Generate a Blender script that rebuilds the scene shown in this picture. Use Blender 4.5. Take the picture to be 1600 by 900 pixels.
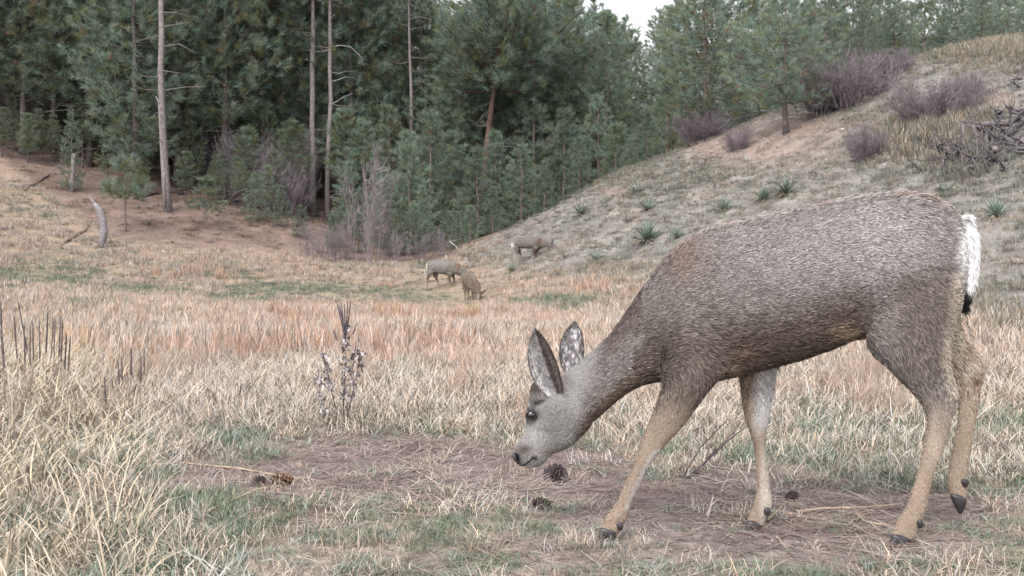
import bpy, bmesh, math, random
import numpy as np
from mathutils import Vector, Matrix

for o in list(bpy.data.objects):
    bpy.data.objects.remove(o, do_unlink=True)
scene = bpy.context.scene
COL = scene.collection
random.seed(7)
rng = np.random.default_rng(11)
R = math.radians

# ------------------------------------------------------------------ camera
F = 1716.0                      # focal length in photo pixels (1600 wide)
CAMZ = 0.8
PITCH = math.atan(39 / F)       # looking slightly down, horizon at row 411
cd = bpy.data.cameras.new('camera')
cam = bpy.data.objects.new('camera', cd)
COL.objects.link(cam)
cam.location = (0, 0, CAMZ)
cam.rotation_euler = (R(90) - PITCH, 0, 0)
cd.sensor_width = 36
cd.lens = 36 * F / 1600
cd.clip_start = 0.05
cd.clip_end = 3000
scene.camera = cam
scene.render.resolution_x = 1024
scene.render.resolution_y = 576

# ------------------------------------------------------------------ sky, sun, exposure (thin bright overcast, early afternoon)
SUN_EL, SUN_AZ = R(46), R(200)
world = bpy.data.worlds.new('World')
scene.world = world
world.use_nodes = True
wn = world.node_tree.nodes
wl = world.node_tree.links
wn.clear()
wo = wn.new('ShaderNodeOutputWorld')
bg = wn.new('ShaderNodeBackground')
sky = wn.new('ShaderNodeTexSky')
sky.sky_type = 'NISHITA'
sky.sun_disc = False
sky.sun_elevation = SUN_EL
sky.sun_rotation = SUN_AZ
sky.air_density = 1.6
sky.dust_density = 6.0
sky.ozone_density = 1.0
hs = wn.new('ShaderNodeHueSaturation')      # cloud cover: hardly any blue left
hs.inputs['Saturation'].default_value = 0.22
hs.inputs['Value'].default_value = 1.35
wl.new(sky.outputs[0], hs.inputs['Color'])
cl = wn.new('ShaderNodeMix'); cl.data_type = 'RGBA'     # even cloud sheet over the clear sky
cl.inputs[0].default_value = 0.7
cl.inputs[7].default_value = (6.75, 6.65, 7.15, 1)
wl.new(hs.outputs[0], cl.inputs[6])
wl.new(cl.outputs[2], bg.inputs[0])
bg.inputs[1].default_value = 0.15
wl.new(bg.outputs[0], wo.inputs[0])

sd = bpy.data.lights.new('sun', 'SUN')
sd.energy = 1.5
sd.angle = R(24)
sd.color = (1.0, 0.95, 0.92)
sun = bpy.data.objects.new('sun', sd)
COL.objects.link(sun)
sv = Vector((math.sin(SUN_AZ) * math.cos(SUN_EL), math.cos(SUN_AZ) * math.cos(SUN_EL), math.sin(SUN_EL)))
sun.rotation_euler = sv.to_track_quat('Z', 'Y').to_euler()
sun.location = (0, -10, 30)

scene.view_settings.view_transform = 'Standard'
scene.view_settings.look = 'None'
scene.view_settings.exposure = 1.02
scene.view_settings.gamma = 1.0
scene.view_settings.use_curve_mapping = False
scene.render.engine = 'CYCLES'
scene.cycles.max_bounces = 4
scene.cycles.diffuse_bounces = 3
scene.cycles.glossy_bounces = 1
scene.cycles.transmission_bounces = 2

# ------------------------------------------------------------------ pixel helpers
CP, SP = math.cos(PITCH), math.sin(PITCH)

def at(px, py, Y):
    """world point seen at photo pixel (px, py) at distance Y in front of the camera"""
    dx, dz = (px - 800) / F, -(py - 450) / F
    d = np.array([dx, CP + dz * SP, -SP + dz * CP])
    return np.array([0, 0, CAMZ]) + d * (Y / d[1])

def project(P):
    P = np.asarray(P, float)
    x, y, z = P[..., 0], P[..., 1], P[..., 2] - CAMZ
    fz = np.maximum(y * CP - z * SP, 1e-3)
    uz = y * SP + z * CP
    return 800 + F * x / fz, 450 - F * uz / fz

# ------------------------------------------------------------------ noise (numpy value noise)
_tab = rng.random((256, 256))

def vnoise(x, y, s=1.0, off=0):
    x = np.asarray(x, float) / s + 17.3 + off * 5.71
    y = np.asarray(y, float) / s + 43.7 + off * 9.13
    xi, yi = np.floor(x).astype(int), np.floor(y).astype(int)
    fx, fy = x - xi, y - yi
    fx, fy = fx * fx * (3 - 2 * fx), fy * fy * (3 - 2 * fy)
    g = lambda a, b: _tab[a & 255, b & 255]
    return (g(xi, yi) * (1 - fx) + g(xi + 1, yi) * fx) * (1 - fy) + (g(xi, yi + 1) * (1 - fx) + g(xi + 1, yi + 1) * fx) * fy

def fbm(x, y, s=1.0, off=0, n=3):
    t, a, w = 0, 0.5, 0
    for i in range(n):
        t = t + a * vnoise(x, y, s / 2 ** i, off + i * 3)
        w += a
        a *= 0.55
    return t / w

def sstep(a, b, x):
    t = np.clip((np.asarray(x, float) - a) / (b - a), 0, 1)
    return t * t * (3 - 2 * t)

# ------------------------------------------------------------------ mesh helpers
def fast_mesh(name, V, T, col=None, smooth=False):
    """triangle mesh from numpy arrays, optional point colours"""
    V = np.asarray(V, np.float32)
    T = np.asarray(T, np.int32)
    me = bpy.data.meshes.new(name)
    me.vertices.add(len(V))
    me.vertices.foreach_set('co', V.ravel())
    me.loops.add(T.size)
    me.loops.foreach_set('vertex_index', T.ravel())
    me.polygons.add(len(T))
    me.polygons.foreach_set('loop_start', np.arange(0, T.size, 3, dtype=np.int32))
    if smooth:
        me.polygons.foreach_set('use_smooth', np.ones(len(T), bool))
    me.update(calc_edges=True)
    if col is not None:
        set_col(me, col)
    return me

def set_col(me, col, name='col'):
    col = np.asarray(col, np.float32)
    a = me.attributes.new(name, 'FLOAT_COLOR', 'POINT')
    c4 = np.ones((len(col), 4), np.float32)
    c4[:, :3] = col
    a.data.foreach_set('color', c4.ravel())

class MB:
    """collects shapes, then becomes ONE mesh object"""
    def __init__(s):
        s.v, s.f, s.c = [], [], []
    def add(s, V, Fc, col=(1, 1, 1)):
        b = len(s.v)
        s.v.extend([tuple(p) for p in V])
        s.f.extend([tuple(i + b for i in f) for f in Fc])
        c = np.asarray(col, float)
        s.c.extend([tuple(c)] * len(V) if c.ndim == 1 else [tuple(q) for q in c])
    def tube(s, pts, rad, n=6, col=(1, 1, 1), cap=True, jit=0.0):
        pts = [np.asarray(p, float) for p in pts]
        V, Fc, up = [], [], None
        m = len(pts)
        for i, p in enumerate(pts):
            t = pts[min(i + 1, m - 1)] - pts[max(i - 1, 0)]
            t = t / (np.linalg.norm(t) + 1e-9)
            if up is None:
                up = np.array([1., 0, 0]) if abs(t[0]) < 0.8 else np.array([0, 1., 0])
            a = np.cross(t, up); a /= np.linalg.norm(a) + 1e-9
            b = np.cross(a, t); up = b
            for k in range(n):
                an = 2 * math.pi * k / n
                r = rad[i] * (1 + (random.random() - .5) * jit)
                V.append(p + (a * math.cos(an) + b * math.sin(an)) * r)
        for i in range(m - 1):
            for k in range(n):
                k2 = (k + 1) % n
                Fc.append((i * n + k, i * n + k2, (i + 1) * n + k2, (i + 1) * n + k))
        if cap:
            Fc.append(tuple(range(n))[::-1])
            Fc.append(tuple(range((m - 1) * n, m * n)))
        s.add(V, Fc, col)
    def mesh(s, name, smooth=True):
        me = bpy.data.meshes.new(name)
        me.from_pydata(s.v, [], s.f)
        me.update()
        if smooth:
            me.polygons.foreach_set('use_smooth', np.ones(len(me.polygons), bool))
        set_col(me, s.c)
        return me

def obj(name, me, mat=None, parent=None, label=None, cat=None, group=None, kind=None, loc=None, rot=None):
    o = bpy.data.objects.new(name, me)
    COL.objects.link(o)
    if mat and me is not None:
        if not me.materials:
            me.materials.append(mat)
    if parent:
        o.parent = parent
    if label: o['label'] = label
    if cat: o['category'] = cat
    if group: o['group'] = group
    if kind: o['kind'] = kind
    if loc is not None: o.location = tuple(loc)
    if rot is not None: o.rotation_euler = rot
    return o

def empty(name, loc, label=None, cat=None, group=None):
    o = obj(name, None, None, None, label, cat, group, None, loc)
    o.empty_display_size = 0.2
    return o

def copy_tree(root, loc, rotz, scale, label=None, group=None, tilt=(0, 0)):
    r = root.copy()
    COL.objects.link(r)
    r.location = tuple(loc)
    r.rotation_euler = (tilt[0], tilt[1], rotz)
    r.scale = (scale,) * 3 if np.isscalar(scale) else tuple(scale)
    if label: r['label'] = label
    if group: r['group'] = group
    for ch in list(root.children):
        c = ch.copy()
        COL.objects.link(c)
        c.parent = r
        for g in list(ch.children):
            d = g.copy()
            COL.objects.link(d)
            d.parent = c
    return r

# ------------------------------------------------------------------ materials
def vmat(name, rough=0.9, noise=None, bump=None, attr='col', inst=False, spec=0.2, objvar=0.0, trans=0.0, coords='Object'):
    """vertex/instance colour x fine procedural noise, optional bump"""
    m = bpy.data.materials.new(name)
    m.use_nodes = True
    n, l = m.node_tree.nodes, m.node_tree.links
    n.clear()
    out = n.new('ShaderNodeOutputMaterial')
    p = n.new('ShaderNodeBsdfPrincipled')
    p.inputs['Roughness'].default_value = rough
    p.inputs['Specular IOR Level'].default_value = spec
    a = n.new('ShaderNodeAttribute')
    a.attribute_name = attr
    c = a.outputs['Color']
    tc = n.new('ShaderNodeTexCoord')
    if inst:
        b = n.new('ShaderNodeAttribute')
        b.attribute_type = 'INSTANCER'
        b.attribute_name = 'icol'
        mx = n.new('ShaderNodeMix'); mx.data_type = 'RGBA'; mx.blend_type = 'MULTIPLY'
        mx.inputs[0].default_value = 1
        l.new(c, mx.inputs[6]); l.new(b.outputs['Color'], mx.inputs[7])
        c = mx.outputs[2]
    if objvar:
        oi = n.new('ShaderNodeObjectInfo')
        h = n.new('ShaderNodeHueSaturation')
        mr = n.new('ShaderNodeMapRange')
        mr.inputs[3].default_value = 1 - objvar; mr.inputs[4].default_value = 1 + objvar
        l.new(oi.outputs['Random'], mr.inputs[0])
        l.new(mr.outputs[0], h.inputs['Value'])
        mr2 = n.new('ShaderNodeMapRange')
        mr2.inputs[3].default_value = 0.5 - objvar * .09; mr2.inputs[4].default_value = 0.5 + objvar * .06
        wn_ = n.new('ShaderNodeTexWhiteNoise'); wn_.noise_dimensions = '1D'
        l.new(oi.outputs['Random'], wn_.inputs['W'])
        l.new(wn_.outputs['Value'], mr2.inputs[0])
        l.new(mr2.outputs[0], h.inputs['Hue'])
        l.new(c, h.inputs['Color'])
        c = h.outputs[0]
    if noise:
        for sc, lo, hi in noise:
            t = n.new('ShaderNodeTexNoise')
            t.inputs['Scale'].default_value = sc
            t.inputs['Detail'].default_value = 5
            l.new(tc.outputs[coords], t.inputs['Vector'])
            mr = n.new('ShaderNodeMapRange')
            mr.inputs[1].default_value = 0.3; mr.inputs[2].default_value = 0.7
            mr.inputs[3].default_value = lo; mr.inputs[4].default_value = hi
            l.new(t.outputs[0], mr.inputs[0])
            mx = n.new('ShaderNodeMix'); mx.data_type = 'RGBA'; mx.blend_type = 'MULTIPLY'
            mx.inputs[0].default_value = 1
            l.new(c, mx.inputs[6]); l.new(mr.outputs[0], mx.inputs[7])
            c = mx.outputs[2]
    l.new(c, p.inputs['Base Color'])
    if bump:
        t = n.new('ShaderNodeTexNoise')
        t.inputs['Scale'].default_value = bump[0]; t.inputs['Detail'].default_value = 6
        l.new(tc.outputs[coords], t.inputs['Vector'])
        bp = n.new('ShaderNodeBump')
        bp.inputs['Strength'].default_value = bump[1]; bp.inputs['Distance'].default_value = bump[2]
        l.new(t.outputs[0], bp.inputs['Height']); l.new(bp.outputs[0], p.inputs['Normal'])
    sh = p.outputs[0]
    if trans:
        tr = n.new('ShaderNodeBsdfTranslucent')
        l.new(c, tr.inputs[0])
        ms = n.new('ShaderNodeMixShader')
        ms.inputs[0].default_value = trans
        l.new(p.outputs[0], ms.inputs[1]); l.new(tr.outputs[0], ms.inputs[2])
        sh = ms.outputs[0]
    l.new(sh, out.inputs[0])
    return m

M_ground = vmat('soil_and_turf', .95, [(2.2, .8, 1.2), (14, .72, 1.28), (75, .6, 1.4)], (60, .7, .03))
M_grass = vmat('grass_blades', .75, inst=True, spec=.1)
M_needle = vmat('pine_needles', .7, objvar=.18, spec=.15, trans=.35)
M_bark = vmat('pine_bark', .95, [(9, .7, 1.25), (40, .6, 1.3)], (30, .8, .04))
M_wood = vmat('weathered_wood', .9, [(12, .65, 1.25), (60, .7, 1.2)], (40, .7, .02))
M_twig = vmat('bare_twigs', .9, [(4, .8, 1.2)])
M_fur = vmat('deer_fur', .8, spec=.12)
M_skin = vmat('deer_coat', .9, [(60, .75, 1.2), (220, .7, 1.3)], (180, .5, .006))
M_hoof = vmat('hoof_horn', .4, [(80, .7, 1.2)], spec=.5)
M_eye = vmat('wet_eye', .04, spec=.9)
M_yucca = vmat('yucca_leaves', .6, objvar=.1, trans=.1)
M_cone = vmat('pine_cone_scales', .8, [(90, .6, 1.3)])
M_leaf = vmat('dry_leaves', .85, [(70, .7, 1.2)], trans=.15)
M_stone = vmat('pale_stone', .95, [(25, .75, 1.2)], (40, .5, .01))

# ------------------------------------------------------------------ terrain: smooth surface through measured points
pts = []
def cpx(px, py, Y): pts.append(at(px, py, Y))
def cw(x, y, z): pts.append(np.array([x, y, z], float))
for x, y, z in [(-3, -3, 0), (3, -3, 0), (-12, -12, 0), (12, -12, .3), (0, -25, 0), (-1.5, 1.5, 0), (1.5, 1.5, 0), (-1.2, 2.7, 0), (0, 3.1, 0.01), (.33, 3.12, .016), (1.15, 3.12, -.003),
                (.75, 3.3, -.003), (1.6, 3.2, 0), (2.2, 3.5, 0.01), (0, 4.5, 0), (-2, 4.5, 0.02), (2, 5, 0), (-4, 6, .05), (0, 6.5, -.02), (3.5, 7.5, 0), (-5, 9, .03),
                (0, 10, -.06), (-4, 14, -.1), (0, 16, -.16), (3, 12, -.05), (-9, 16, .0), (-2, 22, -.22), (-7, 24, -.1), (3, 19, -.12),
                (6, 3, .12), (10, 8, 1.0), (15, 12, 2.8), (22, 17, 5.6), (22, 5, 2.5), (-9, 9, .15), (-16, 16, .5), (-22, 26, 1.6), (-30, 34, 4.5), (-14, 4, .2),
                (-40, 10, 2), (45, 0, 4), (40, 25, 8.5)]:
    cw(x, y, z)
for a in [(1600, 520, 11), (1600, 420, 14.5), (1600, 300, 19), (1600, 200, 24), (1600, 100, 30), (1600, 62, 33.5),
          (1400, 480, 14), (1400, 400, 18), (1400, 300, 23), (1400, 200, 29), (1400, 100, 35.5),
          (1500, 78, 34.5), (1300, 140, 36), (1200, 460, 18.5), (1200, 400, 22), (1200, 300, 27.5), (1200, 220, 33), (1200, 186, 36),
          (1100, 225, 36.5), (1000, 450, 24), (1000, 400, 27.5), (1000, 330, 32), (1000, 265, 36.5),
          (900, 440, 28), (900, 390, 31.5), (900, 340, 35), (900, 303, 38), (800, 425, 33), (800, 390, 36), (800, 360, 38.5),
          (740, 416, 35), (740, 388, 38.5), (740, 468, 30), (690, 449, 34),
          (0, 450, 26), (0, 400, 33), (0, 330, 38.5), (0, 258, 43), (150, 390, 35.5), (150, 310, 42), (150, 268, 46),
          (260, 400, 36), (260, 330, 41), (260, 300, 45), (400, 408, 36.5), (400, 350, 42), (400, 320, 47), (490, 412, 37), (490, 345, 43),
          (540, 405, 38.5), (620, 408, 38), (690, 403, 38.5), (560, 380, 44), (650, 385, 44)]:
    cpx(*a)
for px, Y, z in [(0, 60, 9), (0, 90, 16), (300, 60, 8), (300, 90, 15), (600, 60, 5.5), (600, 90, 12), (700, 50, 2.2), (800, 55, 2.6), (800, 90, 9), (900, 48, 2.6), (1000, 45, 3.4),
                 (1000, 60, 4), (1000, 90, 6), (1200, 45, 5.3), (1200, 60, 6), (1200, 90, 7), (1400, 45, 7), (1400, 60, 7), (1600, 45, 8), (1600, 60, 8), (1600, 90, 8),
                 (0, 180, 30), (800, 180, 22), (1600, 180, 10), (-800, 70, 12), (-800, 120, 22), (2400, 70, 9), (2400, 120, 9), (-900, 40, 5)]:
    p = at(px, 411, Y); cw(p[0], Y, z)
PT = np.array(pts)

def _phi(r2):
    return 0.5 * r2 * np.log(r2 + 1e-9)
_n = len(PT)
_K = _phi(((PT[:, None, :2] - PT[None, :, :2]) ** 2).sum(-1))
_K[np.arange(_n), np.arange(_n)] += 2.0
_P = np.c_[np.ones(_n), PT[:, :2]]
_A = np.block([[_K, _P], [_P.T, np.zeros((3, 3))]])
_w = np.linalg.solve(_A, np.r_[PT[:, 2], 0, 0, 0])

def gz(x, y):
    x = np.atleast_1d(np.asarray(x, float)); y = np.atleast_1d(np.asarray(y, float))
    sh = x.shape
    x, y = x.ravel(), y.ravel()
    out = np.empty(len(x))
    for i in range(0, len(x), 8000):
        xs, ys = x[i:i + 8000], y[i:i + 8000]
        r2 = (xs[:, None] - PT[None, :, 0]) ** 2 + (ys[:, None] - PT[None, :, 1]) ** 2
        out[i:i + 8000] = _phi(r2) @ _w[:_n] + _w[_n] + _w[_n + 1] * xs + _w[_n + 2] * ys
    # small unevenness of the ground, absent under the deer's feet
    d = np.hypot(x - .75, y - 3.2)
    amp = .05 * sstep(3, 12, d)
    out += amp * (fbm(x, y, 2.5, 4) - .5) * 3 + .02 * (vnoise(x, y, .5, 9) - .5) * sstep(1.2, 2.5, d)
    return out.reshape(sh)

def gz1(x, y):
    return float(gz(x, y)[0])

def hit(px, py, y0=1.5, y1=120):
    """where the view ray through a photo pixel meets the ground"""
    Y = np.geomspace(y0, y1, 900)
    d = at(px, py, 1.0) - np.array([0, 0, CAMZ])
    P = np.array([0, 0, CAMZ]) + d[None] * Y[:, None]
    g = gz(P[:, 0], P[:, 1])
    k = np.nonzero(P[:, 2] <= g)[0]
    if len(k) == 0:                      # just over a crest: take the crest itself
        k = np.argmin((P[:, 2] - g) / Y + (Y > 60) * 9)
        return np.array([P[k, 0], P[k, 1], g[k]])
    k = k[0]
    if k == 0:
        return P[0]
    a, b = P[k - 1, 2] - g[k - 1], g[k] - P[k, 2]
    t = a / (a + b + 1e-9)
    p = P[k - 1] * (1 - t) + P[k] * t
    p[2] = gz1(p[0], p[1])
    return p

# hill-foot line and forest edge in photo coordinates, used for ground cover
HFX = [-900, 700, 740, 800, 900, 1000, 1200, 1400, 1600, 2500]
HFY = [395, 400, 417, 428, 442, 452, 465, 485, 520, 640]
FEX = [-900, 0, 60, 110, 180, 300, 420, 500, 560, 640, 700]
FEY = [150, 250, 290, 330, 375, 390, 392, 404, 412, 412, 405]

def ground_zone(x, y, z):
    """hill, forest, px, py for ground points"""
    px, py = project(np.stack([x, y, z], -1))
    hill = sstep(8, -25, py - np.interp(px, HFX, HFY)) * sstep(640, 760, px) * (y > 2)
    fe = sstep(8, -14, py - np.interp(px, FEX, FEY)) * sstep(760, 700, px) * (y > 20)
    beyond = (y > np.interp(px, [-200, 60, 180, 300], [47, 46, 42, 39.5])) & (px < 1050)
    forest = np.maximum(fe, beyond * 1.0)
    forest = np.where((y > 38) & (px > 1050), np.maximum(forest, .5), forest)
    hill = hill * (1 - forest)
    return hill, forest, px, py

# photo-space patches: cx, cy, rx, ry
GREEN = [(60, 430, 110, 22), (360, 470, 90, 12), (620, 460, 110, 15), (480, 452, 120, 9), (200, 455, 120, 10), (150, 478, 90, 8), (880, 470, 90, 14), (650, 605, 60, 40), (1260, 640, 90, 60), (1000, 640, 80, 45), (1440, 640, 90, 60),
         (90, 720, 120, 40), (370, 690, 40, 18), (480, 710, 60, 18), (700, 850, 120, 40), (330, 800, 110, 40), (1560, 640, 80, 60), (250, 560, 30, 20), (1100, 760, 60, 12)]
RED = [(690, 525, 55, 45), (350, 545, 75, 45), (575, 585, 35, 50), (640, 505, 60, 25), (740, 610, 40, 40), (230, 600, 90, 45), (90, 560, 90, 50), (790, 470, 55, 20), (940, 455, 60, 28),
       (1360, 640, 45, 55), (480, 500, 80, 25), (420, 560, 60, 30), (1550, 350, 25, 25), (560, 440, 120, 18), (260, 420, 150, 16), (860, 380, 60, 12), (760, 380, 40, 14), (1250, 190, 40, 15)]
BARE = [(700, 722, 360, 38), (440, 742, 230, 30), (620, 770, 260, 22), (1100, 770, 260, 36), (930, 760, 120, 40), (1380, 790, 220, 28), (760, 770, 160, 22), (1180, 840, 240, 28), (560, 690, 120, 16), (1000, 810, 120, 26), (1210, 872, 220, 12), (1430, 850, 110, 14)]
HILLRED = [(1200, 230, 110, 30), (1240, 200, 80, 22), (960, 300, 18, 8), (1120, 230, 60, 20), (1560, 160, 25, 15)]

def blobs(px, py, L, soft=1.0):
    v = np.zeros_like(px)
    for cx, cy, rx, ry in L:
        d = ((px - cx) / rx) ** 2 + ((py - cy) / ry) ** 2
        v = np.maximum(v, np.exp(-d * 1.1 * soft))
    return v

def ground_col(x, y, z):
    hill, forest, px, py = ground_zone(x, y, z)
    n1, n2, n3 = fbm(x, y, 1.1, 21), fbm(x, y, 3.5, 33), fbm(x, y, .35, 55)
    bare = np.clip(blobs(px, py, BARE) * 1.5 + (n1 - .5) * 1.1, 0, 1) * (y < 6) * (y > 1)
    gre = blobs(px, py, GREEN)
    turf = np.array([.30, .245, .185]); soil = np.array([.205, .15, .142]); green = np.array([.19, .20, .125])
    hl = np.array([.24, .228, .205]); lit = np.array([.25, .18, .15]); sand = np.array([.33, .285, .25])
    c = turf[None] * np.ones((len(x), 1))
    L = lambda a, b, t: a * (1 - t[:, None]) + b * t[:, None]
    c = L(c, np.array([.36, .27, .20]), sstep(8, 20, y) * .8)
    c = L(c, green, np.clip(gre * .7 + (n2 - .55) * .9, 0, .8))
    c = L(c, soil, bare)
    c = L(c, sand, bare * np.clip((n1 - .45) * 3, 0, .9) * sstep(.75, 1, py / 830) )
    c = L(c, hl, hill)
    c = L(c, np.array([.32, .235, .20]), np.clip(hill * blobs(px, py, HILLRED) * 1.0 + hill * np.clip((n1 - .64) * 3, 0, .35), 0, 1))
    c = L(c, np.array([.37, .35, .31]), hill * np.clip((n3 - .62) * 5, 0, .6))
    c = L(c, lit, forest)
    return c * (.82 + .36 * n3)[:, None] * .69

def axis(segs):
    out = [segs[0][0]]
    for a, b, st in segs:
        k = max(1, int(round((b - a) / st)))
        out += list(a + (b - a) * (np.arange(1, k + 1) / k))
    return np.array(out)
gx = axis([(-260, -60, 10), (-60, -24, 1.5), (-24, -6, .4), (-6, -2.6, .12), (-2.6, 2.8, .05), (2.8, 7, .12), (7, 26, .35), (26, 60, 1.5), (60, 260, 10)])
gy = axis([(-120, -20, 8), (-20, 1.2, 1.0), (1.2, 6, .05), (6, 12, .12), (12, 48, .35), (48, 90, 1.5), (90, 330, 10)])
GX, GY = np.meshgrid(gx, gy)
xf, yf = GX.ravel(), GY.ravel()
zf = gz(xf, yf)
nx, ny = len(gx), len(gy)
ii = (np.arange(ny - 1)[:, None] * nx + np.arange(nx - 1)[None]).ravel()
T = np.concatenate([np.stack([ii, ii + 1, ii + nx + 1], 1), np.stack([ii, ii + nx + 1, ii + nx], 1)])
me = fast_mesh('ground', np.stack([xf, yf, zf], 1), T, ground_col(xf, yf, zf), smooth=True)
obj('ground', me, M_ground, kind='structure')

# ------------------------------------------------------------------ pines
NEED = np.array([.146, .188, .14])

def needle_tufts(g, centres, dirs, size, n_needle, col, width=.014):
    """brush-like needle tufts at twig ends"""
    m = len(centres)
    k = n_needle
    d = np.repeat(dirs, k, 0) * .75 + g.normal(0, .5, (m * k, 3))
    d[:, 2] += .12
    d /= np.linalg.norm(d, axis=1)[:, None] + 1e-9
    c = np.repeat(centres, k, 0) - np.repeat(dirs, k, 0) * (g.random((m * k, 1)) * .16)
    L = np.repeat(size, k)[:, None] * g.uniform(.7, 1.15, (m * k, 1))
    s = np.cross(d, g.normal(0, 1, (m * k, 3)))
    s /= np.linalg.norm(s, axis=1)[:, None] + 1e-9
    w = width * g.uniform(.7, 1.3, (m * k, 1))
    V = np.stack([c - s * w / 2, c + s * w / 2, c + d * L], 1).reshape(-1, 3)
    T = np.arange(m * k * 3).reshape(-1, 3)
    cc = np.repeat(col, k, 0) * g.uniform(.75, 1.3, (m * k, 1))
    cc = np.repeat(cc, 3, 0)
    return V, T, cc

def make_pine(seed, H, base, Rm, shape='young', trunk_r=.12, bark=(.20, .15, .13), lean=0.0, whorls=None, dead_low=0, brown=.012, yellow=.15, tuft=1.0, fork=False):
    """pine of height H with crown from `base` up; returns trunk and crown meshes, base at the origin"""
    g = np.random.default_rng(seed)
    mb = MB()
    nz = 14
    wob = np.cumsum(g.normal(0, .03 * H / 12, (nz, 2)), 0)
    tp = np.array([[wob[i, 0] + lean * H * (i / (nz - 1)) ** 1.3, wob[i, 1], H * i / (nz - 1)] for i in range(nz)])
    tp[0, :2] = 0
    tr = [trunk_r * (1 - .93 * (i / (nz - 1)) ** 1.1) * (1.35 if i == 0 else 1) for i in range(nz)]
    pp = tp.copy(); pp[0, 2] = -.35
    mb.tube(pp, tr, 9, bark, jit=.12)
    def trunk_at(z):
        return np.array([np.interp(z, tp[:, 2], tp[:, 0]), np.interp(z, tp[:, 2], tp[:, 1]), z])
    cen, dr, sz, colr = [], [], [], []
    nw = whorls or int((H - base) / .34)
    sd_az = g.uniform(0, 6.28)
    lob = g.uniform(.65, 1.35, 7)
    for w in range(nw):
        t = (w + g.uniform(0, .8)) / nw
        z = base + (H - base) * t
        if shape == 'young':
            r = Rm * (1 - t) ** .75 * (.55 + .45 * min(1, t * 5 + .25)) + .12
        elif shape == 'round':
            r = Rm * math.sqrt(max(0, 1 - (2 * t - .9) ** 2 * .85)) * (.8 + .4 * g.random()) + .15
        else:
            r = Rm * (1 - t ** 1.8) ** .8 * (.6 + .4 * min(1, t * 4)) * (.75 + .5 * g.random()) + .15
        nb = int(g.integers(4, 7)) if shape != 'round' else int(g.integers(3, 6))
        for b in range(nb):
            az = sd_az + w * 2.4 + b * 6.283 / nb + g.normal(0, .25)
            L = r * g.uniform(.7, 1.15) * lob[int((az % 6.283) / 6.283 * 7) % 7] ** .5
            if L < .2: L = .2
            p0 = trunk_at(min(z, H * .995))
            hd = np.array([math.cos(az), math.sin(az), 0])
            rise = .15 + .55 * t + g.normal(0, .12)
            sag = -.28 * (1 - t)
            P = [p0 + hd * L * s + np.array([0, 0, L * (rise * s * s + sag * s * (1 - s) * 2)]) for s in (0, .33, .66, 1)]
            rb = max(.006, trunk_r * (.2 if shape != 'round' else .42) * (1 - t * .7))
            mb.tube(P, [rb, rb * .75, rb * .5, rb * .25], 4, np.array(bark) * .75, cap=False)
            nt = max(2, int(L * 6.2 * tuft))
            for q in range(nt):
                s = (q + g.random()) / nt
                if s < .3 and L > .7: continue
                k = min(2, int(s * 3)); f = s * 3 - k
                pc = P[k] * (1 - f) + P[k + 1] * f
                sw = L * (.30 * (1.15 - s)) + .05
                off = np.array([-hd[1], hd[0], 0]) * g.normal(0, sw * 1.1) + np.array([0, 0, g.normal(.03, .09 + .06 * L) + (.12 if shape == 'round' else 0)])
                c_ = pc + off
                d_ = hd * .7 + off * .6 / (np.linalg.norm(off) + .1) + np.array([0, 0, .45])
                cen.append(c_); dr.append(d_ / np.linalg.norm(d_)); sz.append(g.uniform(.2, .33))
                u = g.random()
                if u < brown: col = np.array([.21, .145, .10])
                elif u < brown + yellow: col = np.array([.165, .18, .09])
                else:
                    col = NEED * g.uniform(.85, 1.55) * np.array([g.uniform(.85, 1.15), 1, g.uniform(.85, 1.2)])
                colr.append(col)
            cen.append(P[-1]); dr.append((P[-1] - P[-2]) / np.linalg.norm(P[-1] - P[-2])); sz.append(.22); colr.append(NEED * 1.3)
    # leader
    for q in range(4):
        cen.append(tp[-1] + np.array([0, 0, -.12 * q])); dr.append(np.array([0, 0, 1.])); sz.append(.22); colr.append(NEED * 1.3)
    # dead bare lower branches
    for q in range(dead_low):
        z = base * g.uniform(.25, 1.05)
        az = g.uniform(0, 6.28); L = g.uniform(.5, 1.6) * min(1.2, Rm)
        p0 = trunk_at(z); hd = np.array([math.cos(az), math.sin(az), 0])
        mid = p0 + hd * L * .5 + np.array([0, 0, g.uniform(-.1, .12)])
        e = p0 + hd * L + np.array([g.normal(0, .1), g.normal(0, .1), g.uniform(-.35, .2)])
        mb.tube([p0, mid, e], [.018, .013, .004], 4, (.21, .185, .17), cap=False)
        for j in range(3):
            a0 = p0 + (e - p0) * g.uniform(.4, .9)
            mb.tube([a0, a0 + np.array([g.normal(0, .2), g.normal(0, .2), g.normal(0, .15)])], [.008, .002], 3, (.22, .20, .185), cap=False)
    V, T, C = needle_tufts(g, np.array(cen), np.array(dr), np.array(sz), 38, np.array(colr))
    return mb.mesh('trunk'), fast_mesh('crown', V, T, C)

PROTO = {}
def pine_proto(key, *a, **k):
    PROTO[key] = make_pine(*a, **k)

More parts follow.
